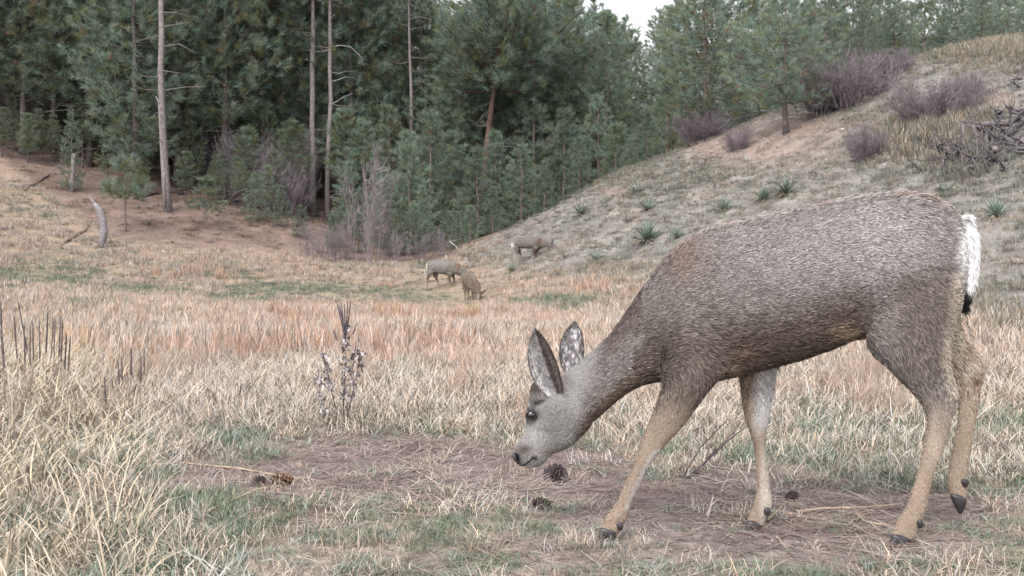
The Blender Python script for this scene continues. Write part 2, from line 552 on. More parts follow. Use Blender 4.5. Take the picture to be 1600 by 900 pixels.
for i in range(4): pine_proto('young%d' % i, 100 + i, 6.0, .35, 1.55, 'young', .085, tuft=1.25, dead_low=3, yellow=(.06, .12, .3, .1)[i])
for i in range(4): pine_proto('mid%d' % i, 120 + i, 11.0, (1.6, 2.6, 1.2, 2.0)[i], 2.0, 'tall', .11, bark=(.115, .095, .09), dead_low=7, tuft=1.65, yellow=(.08, .2, .1, .14)[i], brown=(.008, .02, .006, .015)[i])
for i in range(2): pine_proto('tall%d' % i, 140 + i, 17.0, 9.5, 2.3, 'tall', .15, bark=(.20, .175, .172), dead_low=16, tuft=.85)
for i in range(2): pine_proto('sap%d' % i, 150 + i, 2.2, .85, .72, 'young', .035, bark=(.16, .12, .11), tuft=1.7, yellow=.3)
pine_proto('round0', 160, 8.2, 4.9, 2.0, 'round', .15, bark=(.11, .068, .058), lean=.1, tuft=4.2, whorls=15, dead_low=5, brown=.015)
for i in range(2): pine_proto('hill%d' % i, 170 + i, 7.2, 1.3, 2.4, 'tall', .14, bark=(.12, .10, .095), dead_low=14, tuft=1.5, brown=.03, yellow=.12)
for i in range(3): pine_proto('slim%d' % i, 180 + i, 6.5, (2.0, 1.5, 2.6)[i], 1.25, 'tall', .06, bark=(.10, .085, .085), dead_low=10, tuft=1.5, yellow=.45, brown=.02)
PH = {'slim': 6.5, 'young': 6.0, 'mid': 11.0, 'tall': 17.0, 'sap': 2.2, 'round': 8.2, 'hill': 7.2}

def pine(key, loc, height, label, group, rot=None, wide=1.0):
    h0 = PH[key.rstrip('0123456789')]
    t, c = PROTO[key]
    s = height / h0
    r = empty('pine_tree', loc, label, 'pine tree', group)
    obj('trunk', t, M_bark, r); obj('crown', c, M_needle, r)
    r.scale = (s * wide, s * wide, s)
    r.rotation_euler = (0, 0, random.uniform(0, 6.28) if rot is None else rot)
    return r

def ground_pt(px, Y):
    p = at(px, 411, Y)
    return np.array([p[0], Y, gz1(p[0], Y)])

MARKS = [(-999, 60, 'the bare top of the grass bank'), (60, 170, 'the short pale dead trunk'), (170, 232, 'the sapling beside the curved snag'), (232, 300, 'the tall grey-trunked pine'), (300, 360, 'the flat-crowned sapling'), (360, 455, 'the dark arching dead branch'),
         (455, 500, 'the tall reddish grey trunk'), (500, 555, 'the pine with pale dead side branches'), (555, 605, 'the tall bare purple-grey bush'), (605, 690, 'the thin dark straight trunk'), (690, 790, 'the spreading pine'), (790, 870, 'the broad pine with short reddish trunk'),
         (870, 960, 'the lower ridge of the hill'), (960, 1050, 'the grassy shoulder of the hill'), (1050, 1150, 'the wide crest pine'), (1150, 1250, 'the leaning hillside pine'), (1250, 1340, 'the large crest shrub'), (1340, 1420, 'the smaller crest shrub'), (1420, 1500, 'the wide bare shrub in pale grass'), (1500, 1560, 'the tall pale crest grass'), (1560, 9999, 'the fallen dead tree')]
def near_mark(px):
    return next(m for a, b, m in MARKS if a <= px < b)

def make_forest():
    g = np.random.default_rng(77)
    # pines one can tell apart
    p = hit(263, 331); pine('tall0', p, 17, 'tall pine with bare pale grey trunk and a thin dead stem beside it', None, .3)
    p = hit(490, 338); pine('tall1', p, 17, 'tall pine with bare reddish grey trunk beside the bare purple bush', None, 2.0)
    global SLIM_PINE
    SLIM_PINE = pine('tall0', ground_pt(513, 47.5), 17, 'slimmer bare-trunked pine with pale dead side branches behind the reddish grey trunk', None, 2.6, .8)
    pine('tall1', ground_pt(641, 49), 17, 'thin dark straight pine trunk rising out of the dense young pines', None, 4.0, .65)
    p = ground_pt(750, 47.5); pine('round0', p, at(765, -12, 47.5)[2] - p[2], 'spreading pine with dark crooked forked limbs and a rounded crown', None, 0.0)
    p = ground_pt(812, 60); pine('mid2', p, at(812, -25, 60)[2] - p[2], 'broad pine with short reddish trunk behind the spreading pine', None, 1.0, 1.3)
    p = hit(1229, 208); pine('hill0', p, at(1200, -25, p[1])[2] - p[2], 'pine on the hillside with slightly leaning dark trunk beside the bare shrub', None, 2.0, 1.05)
    p = ground_pt(1100, 38.5); pine('hill1', p, at(1090, -30, p[1])[2] - p[2], 'wide pine at the hill crest with dark dead limbs under its crown', None, 0.5, 1.25)
    p = hit(196, 362); pine('sap0', p, at(200, 246, p[1])[2] - p[2], 'small pine sapling with thin bare stem beside the curved dead snag', None, 0.4, 1.05)
    p = hit(322, 357); pine('sap1', p, at(325, 280, p[1])[2] - p[2], 'short pine sapling with flat crown beside the tall grey trunk', None, 1.4, 1.3)
    p = hit(112, 300); pine('young3', p, at(120, 175, p[1])[2] - p[2], 'slender young pine with pale base at the top of the grass bank', None, 2.0, .75)
    # front wall of young pines right of the bare bush
    GY = 'dense young pines along the meadow edge'
    for px, Y, top in [(545, 43, 250), (600, 41.5, 262), (640, 42.5, 205), (672, 44, 175), (660, 40.5, 290), (706, 45, 205), (720, 41.2, 300), (745, 44, 230), (775, 45, 205), (770, 42, 290), (815, 44, 225),
                       (836, 48, 135), (850, 43.5, 250), (880, 46, 170), (905, 44, 215), (935, 47, 150), (960, 46, 190), (985, 44, 215), (1010, 45, 170), (570, 46, 190), (608, 48, 165), (690, 48, 150), (740, 50, 140), (792, 51, 130), (870, 51, 110), (915, 52, 90), (1040, 47, 120)]:
        p = ground_pt(px, Y)
        pine('young%d' % g.integers(0, 4), p, max(1.2, at(px, top, Y)[2] - p[2]), ('dense young thicket pine by ' if Y < 46 else 'taller young thicket pine behind others by ') + near_mark(px), GY, None, g.uniform(1.0, 1.35))
    # low bushy ones down by the grass
    for px, Y, top in [(470, 40.5, 330), (520, 40, 340), (560, 39.8, 330), (620, 39.6, 300), (650, 39.8, 320), (700, 39.6, 330), (735, 39.6, 320), (400, 42, 270), (350, 46, 240), (440, 41.5, 290)]:
        p = ground_pt(px, Y)
        pine('young%d' % g.integers(0, 4), p, max(1.2, at(px, top, Y)[2] - p[2]), 'low bushy young pine by the tan grass below ' + near_mark(px), 'low bushy pines by the grass', None, g.uniform(1.2, 1.6))
    # thin-stemmed pines at the front of the shaded part
    for px, Y, top in [(20, 46, 150), (62, 45.5, 170), (95, 48, 120), (145, 47, 190), (168, 49.5, 130), (225, 46.5, 205), (300, 46, 190), (318, 49, 140), (352, 46.5, 215), (385, 45, 200), (408, 47.5, 160), (430, 44.5, 235), (455, 46, 190), (-30, 46, 140), (340, 44, 262), (418, 43.2, 280), (5, 44.5, 200), (45, 44.5, 215), (85, 45.5, 215), (170, 44.5, 235), (215, 43.8, 240), (290, 43.6, 260), (130, 46, 160), (378, 43, 275), (540, 46, 170), (245, 50, 150)]:
        p = ground_pt(px, Y)
        pine('slim%d' % g.integers(0, 3), p, max(2.0, at(px, top, Y)[2] - p[2]), ('short' if top > 195 else 'tall') + ' thin-stemmed olive pine in the shade near ' + near_mark(px), 'thin-stemmed pines at the forest front', None, g.uniform(1.0, 1.4))
    # tall forest behind, rows by distance
    GM = 'pines of the forest behind the meadow'
    used = []
    for Y0, step, a, b in [(46.6, 1.75, -160, 590), (50.3, 1.9, -200, 1000), (53.5, 2.0, -220, 1020), (58, 2.3, -240, 1040), (65, 2.8, -250, 1060), (75, 3.4, -260, 1080)]:
        px = a
        while px < b:
            Y = Y0 + g.normal(0, .9)
            if any(abs(px - q) < w and Y < yy for q, w, yy in ((263, 58, 43.5), (488, 84, 47.6), (514, 62, 49.4), (641, 55, 50.8), (752, 80, 49.4), (800, 70, 49.4))):
                px += 25
                continue
            p = ground_pt(px, Y)
            top = np.interp(px, [-300, 0, 560, 640, 690, 720, 760, 850, 930, 960, 1000, 1080], [-260, -230, -170, -60, -10, 12, -10, -25, -12, 30, 25, -10]) + g.normal(0, 30) * (px < 640) + abs(g.normal(0, 14))
            h = at(px, top, Y)[2] - p[2]
            h = float(np.clip(h, 5, 15.5))
            key = 'mid%d' % g.integers(0, 4) if h > 7.5 else 'young%d' % g.integers(0, 4)
            pine(key, p, h, ('front row' if Y0 < 48 else 'second row' if Y0 < 52 else 'third row' if Y0 < 55 else 'back row') + ' green forest pine rising behind ' + near_mark(px), GM, None, g.uniform(.95, 1.3))
            px += step / Y * F * g.uniform(.75, 1.3)
    # crest of the right hill
    for px, Y, top, w in [(1290, 41, -30, 1.0), (1345, 44, -40, 1.0), (1395, 42, 0, 1.0), (1440, 45, -30, 1.1), (1490, 43, -20, 1.1), (1530, 40, 20, 1.2), (1570, 44, -30, 1.1), (1610, 41, -10, 1.2), (1660, 43, -30, 1.2), (1700, 42, -20, 1.2), (1255, 50, 0, 1.0), (1150, 50, -20, 1.1),
                       (1180, 56, 10, 1.2), (1060, 52, 0, 1.1), (1330, 56, -20, 1.1), (1470, 55, -10, 1.3), (1560, 56, -20, 1.3), (1310, 48, 10, 1.2), (1420, 50, 5, 1.2), (1515, 49, 0, 1.2), (1600, 50, -15, 1.2), (1370, 60, -10, 1.3), (1110, 58, -10, 1.3), (1220, 62, 0, 1.3), (1640, 57, -20, 1.3), (1275, 64, 10, 1.3)]:
        p = ground_pt(px, Y)
        h = at(px, top, Y)[2] - p[2]
        pine(['hill0', 'hill1', 'young2', 'hill1'][int(g.integers(0, 4))], p, max(2.5, h), ('pine on the crest right behind ' if Y < 46 else 'farther pine beyond the crest behind ') + near_mark(px), 'pines along the hill crest', None, w)

make_forest()

# ------------------------------------------------------------------ deer
def mixc(c, col, w):
    w = np.clip(w, 0, 1)[:, None]
    return c * (1 - w) + np.asarray(col, float)[None] * w

def gb(px, py, cx, cy, rx, ry, k=1.2):
    return np.exp(-k * (((px - cx) / rx) ** 2 + ((py - cy) / ry) ** 2))

def loft(mb, secs, Yc, n=18, shrink=0.0, expo=2.0, col=(1, 1, 1)):
    """sections (ax, ay, bx, by, half_width[, dY]) measured on the photo at distance Yc -> closed tapering body"""
    V, Fc, C, D, Rr = [], [], [], [], []
    rings = []
    for s in secs:
        dY = s[5] if len(s) > 5 else 0
        a, b = at(s[0], s[1], Yc + dY), at(s[2], s[3], Yc + dY)
        c, h = (a + b) / 2, (a - b) / 2
        hl = np.linalg.norm(h)
        h = h * max(.3, (hl - shrink) / hl)
        w = max(s[4] - shrink, .003)
        ring = []
        for k in range(n):
            t = 2 * math.pi * k / n
            ct, st = math.cos(t), math.sin(t)
            e = 2 / expo
            ring.append(c + h * math.copysign(abs(ct) ** e, ct) + np.array([0, 1, 0]) * w * math.copysign(abs(st) ** e, st))
        rings.append(ring); C.append(c); Rr.append((hl + s[4]) / 2)
    for r in rings: V += r
    m = len(rings)
    for i in range(m - 1):
        for k in range(n):
            k2 = (k + 1) % n
            Fc.append((i * n + k, i * n + k2, (i + 1) * n + k2, (i + 1) * n + k))
    # rounded ends
    for i, o in ((0, 1), (m - 1, m - 2)):
        d = C[i] - C[o]; d = d / (np.linalg.norm(d) + 1e-9)
        V.append(C[i] + d * Rr[i] * .35)
        tip = len(V) - 1
        for k in range(n):
            k2 = (k + 1) % n
            Fc.append((i * n + k2, i * n + k, tip) if i == 0 else (i * n + k, i * n + k2, tip))
    mb.add(V, Fc, col)
    C = np.array(C)
    D = np.gradient(C, axis=0)
    D /= np.linalg.norm(D, axis=1)[:, None] + 1e-9
    return C, D, np.array(Rr)

def refine(secs, k=3):
    """Catmull-Rom refinement of the section list"""
    S = [np.array(list(s) + [0] * (6 - len(s)), float) for s in secs]
    out = []
    for i in range(len(S) - 1):
        p0, p1, p2, p3 = S[max(i - 1, 0)], S[i], S[i + 1], S[min(i + 2, len(S) - 1)]
        for j in range(k):
            t = j / k
            out.append(.5 * ((2 * p1) + (-p0 + p2) * t + (2 * p0 - 5 * p1 + 4 * p2 - p3) * t * t + (-p0 + 3 * p1 - 3 * p2 + p3) * t ** 3))
    out.append(S[-1])
    return out

def fuse(mb, voxel, smooth_it):
    """closed pieces -> one continuous skin"""
    me = mb.mesh('tmp')
    o = bpy.data.objects.new('tmp', me)
    COL.objects.link(o)
    r = o.modifiers.new('r', 'REMESH'); r.mode = 'VOXEL'; r.voxel_size = voxel
    s = o.modifiers.new('s', 'SMOOTH'); s.iterations = smooth_it; s.factor = .5
    dg = bpy.context.evaluated_depsgraph_get()
    dg.update()
    ev = o.evaluated_get(dg)
    m2 = bpy.data.meshes.new_from_object(ev)
    m2.calc_loop_triangles()
    V = np.empty(len(m2.vertices) * 3, np.float32); m2.vertices.foreach_get('co', V)
    T = np.empty(len(m2.loop_triangles) * 3, np.int32); m2.loop_triangles.foreach_get('vertices', T)
    bpy.data.objects.remove(o, do_unlink=True)
    bpy.data.meshes.remove(m2)
    bpy.data.meshes.remove(me)
    return V.reshape(-1, 3).astype(float), T.reshape(-1, 3)

def vnormals(V, T):
    fn = np.cross(V[T[:, 1]] - V[T[:, 0]], V[T[:, 2]] - V[T[:, 0]])
    N = np.zeros_like(V)
    for k in range(3):
        np.add.at(N, T[:, k], fn)
    return N / (np.linalg.norm(N, axis=1)[:, None] + 1e-12), np.linalg.norm(fn, axis=1) / 2

def fur_mesh(name, V, T, count, flowf, lenf, colf, dens=None, lift=.16, widthf=None, org=np.zeros(3), droop=0.0, seed=3, conf=None):
    """short hair locks lying along the coat, each a tapering bent strip of its own"""
    g = np.random.default_rng(seed)
    N, A = vnormals(V, T)
    w = A.copy()
    if dens is not None:
        w = w * dens(V[T].mean(1))
    idx = g.choice(len(T), count, p=w / w.sum())
    u, v = g.random(count), g.random(count)
    f = u + v > 1
    u[f], v[f] = 1 - u[f], 1 - v[f]
    b = np.stack([1 - u - v, u, v], 1)[..., None]
    P = (V[T[idx]] * b).sum(1)
    n = (N[T[idx]] * b).sum(1); n /= np.linalg.norm(n, axis=1)[:, None] + 1e-12
    d = flowf(P) + g.normal(0, .3, (count, 3)) + np.array([0, 0, -1.]) * droop
    # locks run together in wavy patches
    d += .28 * np.stack([fbm(P[:, 0] + P[:, 1], P[:, 2], .06, 3) - .5, fbm(P[:, 0], P[:, 2], .06, 8) - .5, fbm(P[:, 0], P[:, 2], .06, 13) - .5], 1)
    d -= (d * n).sum(1)[:, None] * n
    d /= np.linalg.norm(d, axis=1)[:, None] + 1e-9
    L = lenf(P) * g.uniform(.65, 1.25, count)
    W = (widthf(P) if widthf is not None else np.full(count, .0018)) * g.uniform(.7, 1.3, count)
    lf = lift * g.uniform(.5, 1.7, count)
    s = np.cross(d, n)
    s = s * np.cos(tl := g.normal(0, .5, count))[:, None] + n * np.sin(tl)[:, None]
    p0 = P - n * .001
    p1 = P + d * (L * .55)[:, None] + n * (lf * L * .75)[:, None]
    p2 = P + d * L[:, None] + n * (lf * L * .85)[:, None]
    hw = (W / 2)[:, None]
    VV = np.stack([p0 - s * hw, p0 + s * hw, p1 - s * hw * .8, p1 + s * hw * .8, p2], 1) - org
    base = np.arange(count)[:, None] * 5
    TT = np.stack([base + [0, 1, 3], base + [0, 3, 2], base + [2, 3, 4]], 1).reshape(-1, 3)
    c = colf(P, n) 
    band = g.random(count)
    ct = (conf(P) if conf is not None else np.ones(count))[:, None]
    c = c * (1 + ct * (np.where(band < .27, .42, np.where(band > .78, 1.62, 1.0))[:, None] * g.uniform(.82, 1.2, (count, 1)) - 1))
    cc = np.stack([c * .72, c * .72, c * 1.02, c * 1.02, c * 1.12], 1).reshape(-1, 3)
    return fast_mesh(name, VV.reshape(-1, 3), TT, np.clip(cc, 0.01, .9))

def flow_field(parts):
    C = np.concatenate([p[0] for p in parts]); D = np.concatenate([p[1] for p in parts]); Rr = np.concatenate([p[2] for p in parts])
    def f(P):
        out = np.empty_like(P)
        for i in range(0, len(P), 20000):
            q = P[i:i + 20000]
            d = np.linalg.norm(q[:, None] - C[None], axis=2) / Rr[None]
            w = np.exp(-3.0 * d) 
            out[i:i + 20000] = (w[..., None] * D[None]).sum(1) / w.sum(1)[:, None]
        return out / (np.linalg.norm(out, axis=1)[:, None] + 1e-9)
    return f

YD = 3.2
TRUNK = [(996, 478, 1018, 578, .05), (1018, 430, 1042, 596, .085), (1058, 382, 1085, 602, .11), (1104, 354, 1130, 596, .125), (1170, 338, 1180, 584, .135), (1240, 323, 1240, 567, .142),
         (1310, 308, 1295, 549, .142), (1370, 299, 1345, 532, .138), (1425, 296, 1400, 545, .135), (1465, 310, 1440, 545, .125), (1492, 336, 1475, 530, .105), (1504, 375, 1494, 480, .06)]
NECK = [(872, 590, 918, 670, .054), (905, 562, 945, 646, .054), (930, 541, 968, 626, .057), (957, 514, 1000, 606, .064), (985, 474, 1037, 598, .08), (1018, 430, 1072, 602, .095)]
HEAD = [(803, 713, 814, 727, .012), (804, 703, 829, 731, .0225), (810, 690, 846, 727, .028), (818, 675, 860, 713, .030), (822, 656, 877, 705, .038), (824, 638, 893, 697, .049), (831, 620, 907, 684, .057),
        (846, 603, 917, 673, .06), (870, 588, 922, 666, .055)]
BUD = [(827, 630, 858, 622, .016, -.035), (828, 614, 849, 606, .014, -.037), (831, 602, 846, 597, .011, -.038)]
BUD2 = [(836, 622, 860, 615, .014, .035), (838, 605, 852, 600, .010, .035), (842, 596, 850, 593, .007, .035)]
NF = [(1035, 470, 1150, 500, .045, -.06), (1031, 560, 1142, 562, .05, -.075), (1033, 603, 1115, 600, .046, -.08), (1025, 632, 1090, 634, .04, -.08), (1011, 665, 1066, 668, .033, -.08), (999, 695, 1039, 697, .027, -.08),
      (990, 722, 1019, 723, .023, -.08), (979, 752, 1003, 753, .018, -.08), (966, 780, 988, 782, .018, -.08), (954, 800, 982, 802, .022, -.08), (942, 816, 973, 820, .021, -.08), (937, 828, 965, 833, .019, -.08)]
FF = [(1135, 520, 1228, 520, .045, .06), (1153, 582, 1213, 572, .04, .08), (1158, 617, 1210, 605, .036, .08), (1164, 655, 1203, 647, .03, .08), (1174, 683, 1197, 683, .025, .08), (1179, 707, 1197, 707, .021, .08),
      (1181, 735, 1200, 735, .017, .08), (1182, 762, 1204, 763, .018, .08), (1177, 786, 1207, 789, .021, .08), (1169, 808, 1199, 806, .02, .08), (1165, 818, 1194, 821, .018, .08)]
NH = [(1375, 400, 1502, 400, .055, -.06), (1355, 480, 1497, 470, .06, -.07), (1356, 541, 1488, 520, .055, -.075), (1388, 575, 1483, 560, .045, -.08), (1421, 609, 1490, 592, .035, -.08), (1441, 634, 1497, 614, .028, -.08),
      (1449, 660, 1489, 648, .024, -.08), (1444, 692, 1479, 691, .02, -.08), (1437, 725, 1465, 728, .019, -.08), (1429, 752, 1456, 755, .018, -.08), (1416, 790, 1446, 795, .021, -.08), (1401, 816, 1440, 819, .021, -.08),
      (1393, 834, 1428, 843, .02, -.08)]
FH = [(1425, 460, 1495, 465, .045, .07), (1453, 530, 1503, 520, .042, .08), (1470, 570, 1526, 548, .034, .08), (1488, 597, 1537, 572, .027, .08), (1497, 622, 1532, 606, .022, .08), (1497, 653, 1526, 650, .019, .08),
      (1488, 700, 1519, 700, .017, .08), (1481, 740, 1512, 735, .018, .08), (1480, 755, 1512, 757, .02, .08), (1485, 776, 1510, 781, .018, .08)]

def deer_colour(P, n=None):
    px, py = project(P)
    y = P[:, 1] - YD
    c = np.tile(np.array([.262, .238, .225]), (len(P), 1))
    nb = fbm(px, py, 26, 5); ns = fbm(px, py, 60, 15)
    top = np.interp(px, [980, 1010, 1045, 1081, 1110, 1167, 1234, 1320, 1397, 1426, 1473, 1500], [475, 432, 394, 361, 349, 337, 322, 304, 295, 294, 313, 340])
    bel = np.interp(px, [1030, 1085, 1139, 1168, 1234, 1282, 1311, 1340, 1500], [590, 600, 585, 578, 564, 553, 538, 525, 520])
    h = np.clip((py - top) / np.maximum(bel - top, 1), 0, 1)
    body = (px > 985)
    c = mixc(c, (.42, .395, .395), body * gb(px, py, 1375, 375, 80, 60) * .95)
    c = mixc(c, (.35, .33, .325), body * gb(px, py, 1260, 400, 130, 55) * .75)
    c = mixc(c, (.30, .285, .25), body * gb(px, py, 1060, 480, 40, 40) * .5)
    c = mixc(c, (.24, .165, .135), body * gb(px, py, 1062, 400, 40, 48) * .8)
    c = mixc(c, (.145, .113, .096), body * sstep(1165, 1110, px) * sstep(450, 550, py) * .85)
    c = mixc(c, (.125, .093, .078), body * sstep(1085, 1140, px) * sstep(1385, 1325, px) * sstep(.52, .84, h) * .92)  # browner lower flank, with the shading towards the belly painted in
    c = mixc(c, (.25, .16, .11), gb(px, py, 1160, 555, 22, 12) * .5)
    c = mixc(c, (.42, .31, .21), gb(px, py, 1320, 522, 26, 14) * .8)
    c = mixc(c, (.50, .45, .40), body * sstep(.07, .0, h) * (.5 + .5 * nb))
    c = mixc(c, (.30, .19, .15), body * sstep(.08, .0, h) * sstep(.52, .7, ns) * .6)
    # thigh and shoulder
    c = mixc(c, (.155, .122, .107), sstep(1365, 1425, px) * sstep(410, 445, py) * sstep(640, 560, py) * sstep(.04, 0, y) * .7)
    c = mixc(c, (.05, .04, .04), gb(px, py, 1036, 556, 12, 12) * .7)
    c = mixc(c, (.47, .38, .29), gb(px, py, 1136, 578, 14, 10) * .8)
    c = mixc(c, (.10, .08, .07), gb(py, py, np.interp(px, [1400, 1440, 1500], [436, 420, 418]), np.interp(px, [1400, 1440, 1500], [436, 420, 418]), 5, 5) * (px > 1405) * (px < 1498) * (y < .03) * .55)  # dark line along the thigh fold, its shade painted into the coat
    # legs: buff below, pale inside
    leg = sstep(590, 700, py) * (px > 930)
    c = mixc(c, (.43, .335, .255), leg * .95)
    nfr = np.interp(py, [600, 665, 695, 722, 752, 782, 800, 830], [1115, 1066, 1039, 1019, 1003, 988, 982, 965])
    nff = np.interp(py, [600, 665, 695, 722, 752, 782, 800, 830], [1034, 1011, 999, 990, 979, 966, 954, 937])
    s = (px - nff) / np.maximum(nfr - nff, 1)
    c = mixc(c, (.62, .58, .55), (px < 1120) * (py > 700) * (py < 792) * sstep(.5, .85, s) * .9)
    far_f = (px > 1140) * (px < 1225) * (py > 570) * (y > .02)
    s2 = (px - 1150) / 58
    c = mixc(c, (.40, .31, .24), far_f * .9)
    c = mixc(c, (.64, .62, .62), far_f * sstep(.3, .65, s2) * sstep(690, 650, py))
    c = mixc(c, (.62, .56, .50), far_f * sstep(.55, .8, s2) * sstep(670, 720, py) * .8)
    far_h = (px > 1440) * (y > .035) * (py > 500)
    c = mixc(c, (.45, .355, .27), far_h * .95)
    c = mixc(c, (.62, .54, .45), far_h * gb(px, py, 1510, 575, 18, 18) * .6)
    c = mixc(c, (.12, .05, .02), gb(px, py, 1524, 592, 6, 6, 1) * far_h)
    c = mixc(c, (.50, .41, .33), (px > 1380) * (y < .03) * gb(px, py, 1462, 700, 14, 45) * .7)
    rear = np.interp(py, [430, 480, 520, 560, 592, 614], [1500, 1497, 1488, 1483, 1490, 1497])
    c = mixc(c, (.50, .43, .35), (py > 425) * (py < 620) * sstep(26, 4, rear - px) * (px < 1502) * (y < .05) * .85)
    c = mixc(c, (.80, .79, .78), gb(px, py, 1506, 390, 12, 50) * (px > 1478) * 1.2)
    # neck
    neck = (px <= 1000) * 1.0
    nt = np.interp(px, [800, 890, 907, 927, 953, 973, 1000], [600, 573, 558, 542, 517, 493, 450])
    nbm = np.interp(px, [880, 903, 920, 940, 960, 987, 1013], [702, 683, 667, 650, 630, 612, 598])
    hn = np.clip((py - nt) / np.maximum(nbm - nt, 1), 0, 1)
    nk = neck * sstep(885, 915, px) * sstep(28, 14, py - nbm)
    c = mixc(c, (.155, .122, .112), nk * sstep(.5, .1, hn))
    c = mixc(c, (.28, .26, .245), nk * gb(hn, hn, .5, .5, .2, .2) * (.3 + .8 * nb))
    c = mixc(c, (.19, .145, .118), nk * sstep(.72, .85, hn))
    # head
    hd = sstep(925, 885, px + (py - 640) * .3)
    c = mixc(c, (.44, .428, .42), hd)
    c = mixc(c, (.30, .285, .275), hd * gb(px, py, 880, 650, 26, 24) * .8)
    c = mixc(c, (.13, .10, .088), hd * gb(px, py, 836, 609, 13, 15) * 1.2)
    c = mixc(c, (.22, .185, .165), hd * gb(px, py, 868, 598, 22, 14) * .8)
    c = mixc(c, (.64, .63, .615), hd * gb(px, py, 838, 680, 20, 16) * .8)
    c = mixc(c, (.34, .32, .31), hd * gb(px, py, 862, 672, 26, 6) * .7)
    c = mixc(c, (.30, .23, .16), hd * gb(px, py, 868, 708, 30, 5) * .8)  # shadow line under the jaw, painted as colour
    c = mixc(c, (.55, .54, .50), hd * gb(px, py, 890, 688, 20, 10) * .7)
    c = mixc(c, (.17, .13, .11), hd * gb(px, py, 818, 704, 12, 9))
    c = mixc(c, (.03, .025, .028), gb(px, py, 806, 717, 7, 8) * hd * 1.3)
    c = mixc(c, (.05, .035, .035), hd * gb(px, py, 834, 718, 5, 4) * 1.1)
    c = mixc(c, (.62, .60, .57), hd * gb(px, py, 826, 729, 7, 4))
    c = mixc(c, (.58, .57, .56), hd * gb(px, py, 836, 664, 10, 5))
    c = mixc(c, (.58, .57, .56), hd * gb(px, py, 836, 637, 9, 4) * .8)
    c = mixc(c, (.045, .035, .035), hd * gb(px, py, 829, 649, 12, 9, 1.3) * 1.4)
    c = mixc(c, (.10, .08, .075), hd * gb(px, py, 824, 658, 5, 7) * .8)
    return c * (.86 + .28 * nb)[:, None] * .72

